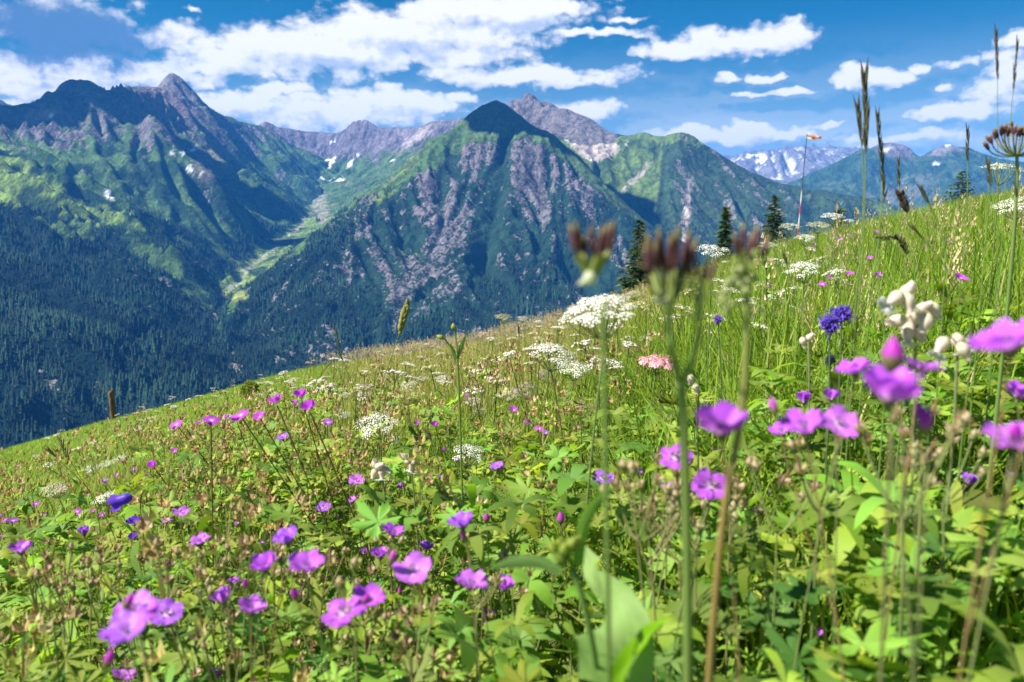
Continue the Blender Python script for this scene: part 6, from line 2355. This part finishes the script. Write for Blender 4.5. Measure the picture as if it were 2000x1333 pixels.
if 'I' not in SKIP:
    stalk([(1690, 430), (1690, 320), (1691, 240), (1689, 145)], 1.0, .56, 15, "tall grass stalk with a dark loose head, highest of the two beside the windsock", 1, wide=.16, spike=.026)
    stalk([(1688, 420), (1688, 330), (1684, 290), (1675, 210)], 1.01, .38, 9, "short side stalk with a dark head leaning left on the tall grass beside the windsock", 2, wide=.15, spike=.022)
    stalk([(1720, 430), (1727, 380), (1722, 310), (1714, 225)], 1.02, .85, 16, "second tall grass stalk with a dark head, right of the highest one", 3, wide=.15, spike=.020)
    stalk([(1950, 520), (1948, 330), (1949, 180), (1946, 66)], 1.0, .20, 14, "very thin upright grass stalk reaching into the sky near the right edge", 4, rad=.0007, spike=.014, wide=.15)
    stalk([(1958, 480), (1966, 330), (1975, 220), (1987, 86)], 1.02, .24, 14, "very thin grass stalk leaning right into the sky at the right edge", 5, rad=.0007, spike=.013, wide=.15)
    stalk([(1890, 420), (1889, 340), (1890, 258)], 1.5, .40, 10, "single grass stalk with a small head standing alone above the right spruce", 6, spike=.02, wide=.2)
    stalk([(1756, 420), (1756, 370), (1755, 318)], 1.6, .5, 9, "low grass stalk with a small head right of the two tall ones", 7, spike=.02, wide=.2)
    stalk([(1790, 560), (1782, 460), (1772, 415), (1757, 378)], .95, .22, 34, "dark plump catstail grass head leaning left on the right slope", 8, spike=.008, wide=.9, thick=True, col=((.05, .03, .03), (.10, .08, .05)))
    stalk([(1776, 560), (1773, 505), (1762, 472), (1742, 462), (1716, 464)], 1.0, .55, 30, "dark hairy grass head bending over to the left on the right slope", 9, spike=.0065, wide=.9, thick=True, col=((.05, .035, .03), (.12, .10, .05)))
    stalk([(1850, 470), (1826, 420), (1800, 372)], 1.1, .3, 10, "grass stalk leaning left in front of the right spruce", 10, spike=.016, wide=.2)
    stalk([(740, 760), (768, 690), (785, 635), (796, 594)], 1.6, .36, 12, "yellow green grass head leaning right in front of the forest, left of centre", 11, col=((.34, .30, .10), (.26, .28, .08)), spike=.022, wide=.3, thick=True)
    stalk([(700, 790), (676, 720), (663, 690), (655, 645)], 1.5, .45, 12, "slender green grass spike on the left meadow edge", 12, col=((.16, .18, .08), (.14, .17, .06)), spike=.016, wide=.15)
    stalk([(600, 770), (618, 740), (645, 710)], 1.7, .4, 8, "stiff green grass stalk leaning right on the left meadow edge", 13, col=((.16, .19, .07), (.14, .17, .06)), spike=.014, wide=.1)
    stalk([(1580, 640), (1548, 560), (1532, 500)], 1.4, .15, 8, "thin dark stalk leaning left on the slope below the larger spruce", 14, spike=.014, wide=.2)
    stalk([(1735, 690), (1712, 560), (1718, 470)], .9, .1, 8, "long upright green stalk left of the bladder campion bunch", 15, rad=.0013, spike=.012, wide=.1, col=((.12, .17, .05), (.1, .15, .05)))
    stalk([(1905, 620), (1850, 520), (1790, 452)], .85, .12, 8, "long grass stalk slanting left above the bladder campion", 16, spike=.014, wide=.15)
    stalk([(1925, 470), (1935, 370), (1930, 315)], 1.0, .35, 12, "dark stalk below the open fruiting umbel at the right edge", 17, spike=.014, wide=.3)
    stalk([(190, 985), (130, 890), (118, 860)], 1.7, .3, 10, "thin brown stalk on the far left turf edge", 18, spike=.02, wide=.4, stemc=((.14, .12, .06), (.18, .14, .07)))
    stalk([(230, 1060), (180, 960), (95, 880)], 1.6, .1, 6, "long thin stalk leaning left over the far left turf", 19, spike=.02, wide=.3, stemc=((.12, .13, .05), (.16, .15, .06)))
    stalk([(945, 1120), (905, 1010), (868, 930), (835, 845)], 1.0, .08, 5, "long brownish stem leaning left across the middle of the meadow", 20, rad=.0015, spike=.014, wide=.3, stemc=((.12, .13, .05), (.18, .15, .06)))
    stalk([(1030, 800), (1012, 700), (1014, 640)], 1.9, .12, 6, "thin brown stalk right of the tan skyline umbel", 21, spike=.016, wide=.3, stemc=((.12, .13, .05), (.2, .16, .06)))


# ------------------------------------------------------------------ spruces
BARK = bpy.data.materials.new("bark")
BARK.use_nodes = True
_nt = NT(BARK.node_tree)
_b = BARK.node_tree.nodes['Principled BSDF']
_b.inputs['Roughness'].default_value = .95
_co = _nt.n('ShaderNodeTexCoord')
_nz = _nt.noise(_nt.vec('MULTIPLY', _co.outputs['Object'], (6, 6, 1.2)), 5, 6, .65)
_nt.link(_nt.mix(_nt.ramp(_nz, .3, .7), (.045, .028, .018, 1), (.19, .115, .065, 1)), _b.inputs['Base Color'])
_bp = _nt.n('ShaderNodeBump')
_bp.inputs['Distance'].default_value = .02
_nt.link(_nz, _bp.inputs['Height'])
_nt.link(_bp.outputs[0], _b.inputs['Normal'])
NEEDLE = leaf_mat("spruce needles", .6, .15, .2, (1.2, 1.2, .6))


def spruce(px, ytop, Y, width, label, seed, name="spruce", grp='spruces beyond the meadow edge'):
    r = np.random.default_rng(seed)
    top = ppt(px, ytop, Y)
    gx_, gy_ = top[0], Y
    g = np.array([gx_, gy_, float(ground(gx_, gy_)) - .1])
    H = top[2] - g[2]
    root = empty(name, g)
    tag(root, label, 'tree', grp)
    zt = np.linspace(0, 1, 8)
    V, Q, C = tube(np.stack([zt * 0, zt * 0, zt * H * .97], 1), np.linspace(H * .022, H * .003, 8), 8)
    new_mesh_obj("trunk", mesh_of("trunk", [(V, Q, C)], BARK), root)
    wr = width * Y / F * .62
    Vs, Fs, Cs = [], [], []
    lev = 30
    for i in range(lev):
        t = .04 + .95 * i / (lev - 1)
        Rl = wr * ((1 - t) ** .82 + .03) * r.uniform(.75, 1.18)
        nb = int(12 - 5 * t)
        for b in range(nb):
            a = b / nb * 2 * math.pi + r.uniform(-.35, .35) + i
            L = Rl * r.uniform(.6, 1.2)
            z0 = t * H + r.uniform(-.5, .5) * H / lev
            ns = max(3, int(9 * (1 - t) + 2))
            for k in range(ns):
                u = (k + r.uniform(.3, 1)) / ns
                hz = z0 - L * .28 * u + L * .26 * u * u * u
                p = np.array([math.cos(a) * L * u, math.sin(a) * L * u, hz])
                for m in range(4):
                    d = np.array([math.cos(a + r.uniform(-1.1, 1.1)), math.sin(a + r.uniform(-1.1, 1.1)), r.uniform(-.55, .25)])
                    s = H * .036 * r.uniform(.7, 1.4) * (1.1 - .5 * t)
                    w = np.cross(d, r.normal(size=3))
                    w /= np.linalg.norm(w) + 1e-9
                    kk = len(Vs)
                    Vs.extend([p - w * s * .28, p + w * s * .28, p + d * s * 1.5])
                    Fs.append((kk, kk + 1, kk + 2))
                    cc = np.array((.030, .062, .022)) * r.uniform(.6, 1.5) + np.array((.05, .055, .005)) * (u > .8) * r.uniform(0, 1)
                    Cs.extend([cc] * 3)
    new_mesh_obj("crown", mesh_of("crown", [(np.array(Vs), np.array(Fs), np.array(Cs))], NEEDLE, False), root)
    return root


if 'I' not in SKIP:
    spruce(1250, 432, 75, 92, "dark spruce left of the forked green stem, its foot at the meadow edge", 1)
    spruce(1418, 405, 95, 46, "small slender spruce between the dark fruit heads", 2)
    spruce(1514, 384, 70, 82, "larger dense spruce beside the windsock pole", 3)
    spruce(1880, 336, 62, 130, "bushy low spruce behind the grass at the right skyline", 4)
    spruce(1640, 412, 160, 22, "tiny spruce tip on the skyline right of the windsock pole", 5)

    # young shrub on the left turf
    Ys = 9.5
    c = ppt(490, 800, Ys)
    g = gpoint(c[0], Ys)
    root = empty("young_shrub", g)
    tag(root, "small bushy yellow green shrub alone on the left turf", 'shrub')
    r = np.random.default_rng(8)
    Vs, Fs, Cs, st = [], [], [], []
    for i in range(9):
        a = r.uniform(0, 6.28)
        tip = np.array([math.cos(a) * .09, math.sin(a) * .09, r.uniform(.16, .30)])
        st.append(tube(bez((0, 0, 0), (0, 0, .1), tip, 5), .004, 4, np.tile(np.array((.10, .08, .04)), (5, 1))))
    for i in range(520):
        q = r.normal(size=3)
        q /= np.linalg.norm(q)
        p = np.array([0, 0, .16]) + q * np.array([.115, .115, .14]) * r.uniform(.35, 1) ** .5
        d = r.normal(size=3)
        d /= np.linalg.norm(d)
        w = np.cross(d, r.normal(size=3))
        w /= np.linalg.norm(w)
        k = len(Vs)
        Vs.extend([p - d * .022, p + w * .010, p + d * .022, p - w * .010])
        Fs.append((k, k + 1, k + 2, k + 3))
        Cs.extend([np.array((.15, .19, .03)) * r.uniform(.6, 1.4)] * 4)
    new_mesh_obj("crown", mesh_of("crown", [(np.array(Vs), np.array(Fs), np.array(Cs))], LEAFM, False), root)
    new_mesh_obj("trunk", mesh_of("trunk", st, BARK), root)

    # weathered post
    Yp = 24.0
    b, t = ppt(221, 806, Yp), ppt(219, 763, Yp)
    g = gpoint(b[0], Yp)
    H = t[2] - g[2]
    root = empty("fence_post", g)
    tag(root, "weathered wooden post standing alone at the left meadow edge", 'post')
    n = 10
    ang = np.linspace(0, 2 * math.pi, n, endpoint=False)
    r = np.random.default_rng(2)
    V, Q = [], []
    zs_ = [0, H * .3, H * .62, H * .9, H]
    for i, z in enumerate(zs_):
        for k, a in enumerate(ang):
            q = .085 * (1 + .10 * math.sin(3 * a + 1)) * (1 if i < 4 else .86)
            V.append((q * math.cos(a) - .02 * z, q * math.sin(a), z + (.06 * math.cos(a) if i >= 3 else 0)))
    I = np.arange(len(zs_) * n).reshape(len(zs_), n)
    J = np.roll(I, -1, 1)
    Q = np.stack([I[:-1], J[:-1], J[1:], I[1:]], -1).reshape(-1, 4)
    capc = len(V)
    V.append((-.02 * H, 0, H + .01))
    T = np.array([(I[-1, k], J[-1, k], capc) for k in range(n)])
    new_mesh_obj("shaft", mesh_of("shaft", [(np.array(V), [Q, T], np.array((.2, .12, .07)))], BARK, False), root)
    wire = [tube(bez((-.10, 0, H * .72), (0, -.1, H * .74), (.10, 0, H * .72), 9), .006, 5, np.tile(np.array((.2, .2, .2)), (9, 1)))]
    new_mesh_obj("wire_loop", mesh_of("wire_loop", wire, SM), root)

    # windsock
    Yw = 62.0
    b, t = ppt(1553, 500, Yw), ppt(1576, 264, Yw)
    g = np.array([b[0], Yw, float(ground(b[0], Yw)) - .2])
    root = empty("windsock_mast", g)
    tag(root, "thin leaning windsock mast, red and white at its foot, with an orange sock", 'windsock')
    n = 25
    z = np.linspace(0, 1, n)
    ax = t - g
    C = np.tile(np.array((.06, .05, .05)), (n, 1))
    for i in range(n):
        yy_ = project(*(g + ax * z[i]))[1]
        if yy_ > 395:
            C[i] = (.55, .03, .05) if int((yy_ - 395) / 26) % 2 == 0 else (.75, .72, .72)
        elif yy_ > 375:
            C[i] = (.7, .68, .68)
    new_mesh_obj("pole", mesh_of("pole", [tube(ax * z[:, None], np.linspace(.05, .03, n), 8, C)], SM, False), root)
    s0, s1 = t + np.array([.02, 0, -.02]), ppt(1603, 268, Yw)
    m = 9
    zz = np.linspace(0, 1, m)
    ctr = s0 + (s1 - s0) * zz[:, None] + np.array([0, 0, -.10]) * (np.sin(zz * math.pi))[:, None]
    rad = np.linspace(.20, .11, m) * (1 + .15 * np.sin(zz * 14))
    cc = np.where(((zz * 3.999).astype(int) % 2 == 0)[:, None], np.array((.82, .78, .74)), np.array((.75, .22, .07)))
    new_mesh_obj("sock", mesh_of("sock", shift([tube(ctr, rad, 12, cc)], g), PETAL, False), root)


# ------------------------------------------------------------------ haze
def box(name, lo, hi, mat):
    V = np.array([(x, y, z) for x in (lo[0], hi[0]) for y in (lo[1], hi[1]) for z in (lo[2], hi[2])], float)
    Q = np.array([(0, 1, 3, 2), (4, 6, 7, 5), (0, 4, 5, 1), (2, 3, 7, 6), (0, 2, 6, 4), (1, 5, 7, 3)])
    return obj_np(name, V, Q, mat)


vf = np.array([(-10500, 60, -980), (10500, 60, -980), (10500, 16900, -980), (-10500, 16900, -980)], float)
o = obj_np("valley_floor", vf, np.array([(0, 1, 2, 3)]), MM, np.array([(.02, .05, .03, 0.0)] * 4))
tag(o, "deep wooded valley bottom under the mountains", 'valley floor', None, 'structure')
if 'H' not in SKIP:
    hm = bpy.data.materials.new("haze")
    hm.use_nodes = True
    hm.node_tree.nodes.clear()
    Hn = NT(hm.node_tree)
    pv = Hn.n('ShaderNodeVolumePrincipled')
    pv.inputs['Color'].default_value = (0.05, 0.31, 0.95, 1)
    pv.inputs['Density'].default_value = 4.6e-5
    pv.inputs['Anisotropy'].default_value = 0.0
    ho = Hn.n('ShaderNodeOutputMaterial')
    Hn.link(pv.outputs[0], ho.inputs['Volume'])
    h = box("haze", (-11000, -1500, -981.5), (11000, 17000, 1340), hm)
    tag(h, None, None, None, 'stuff')
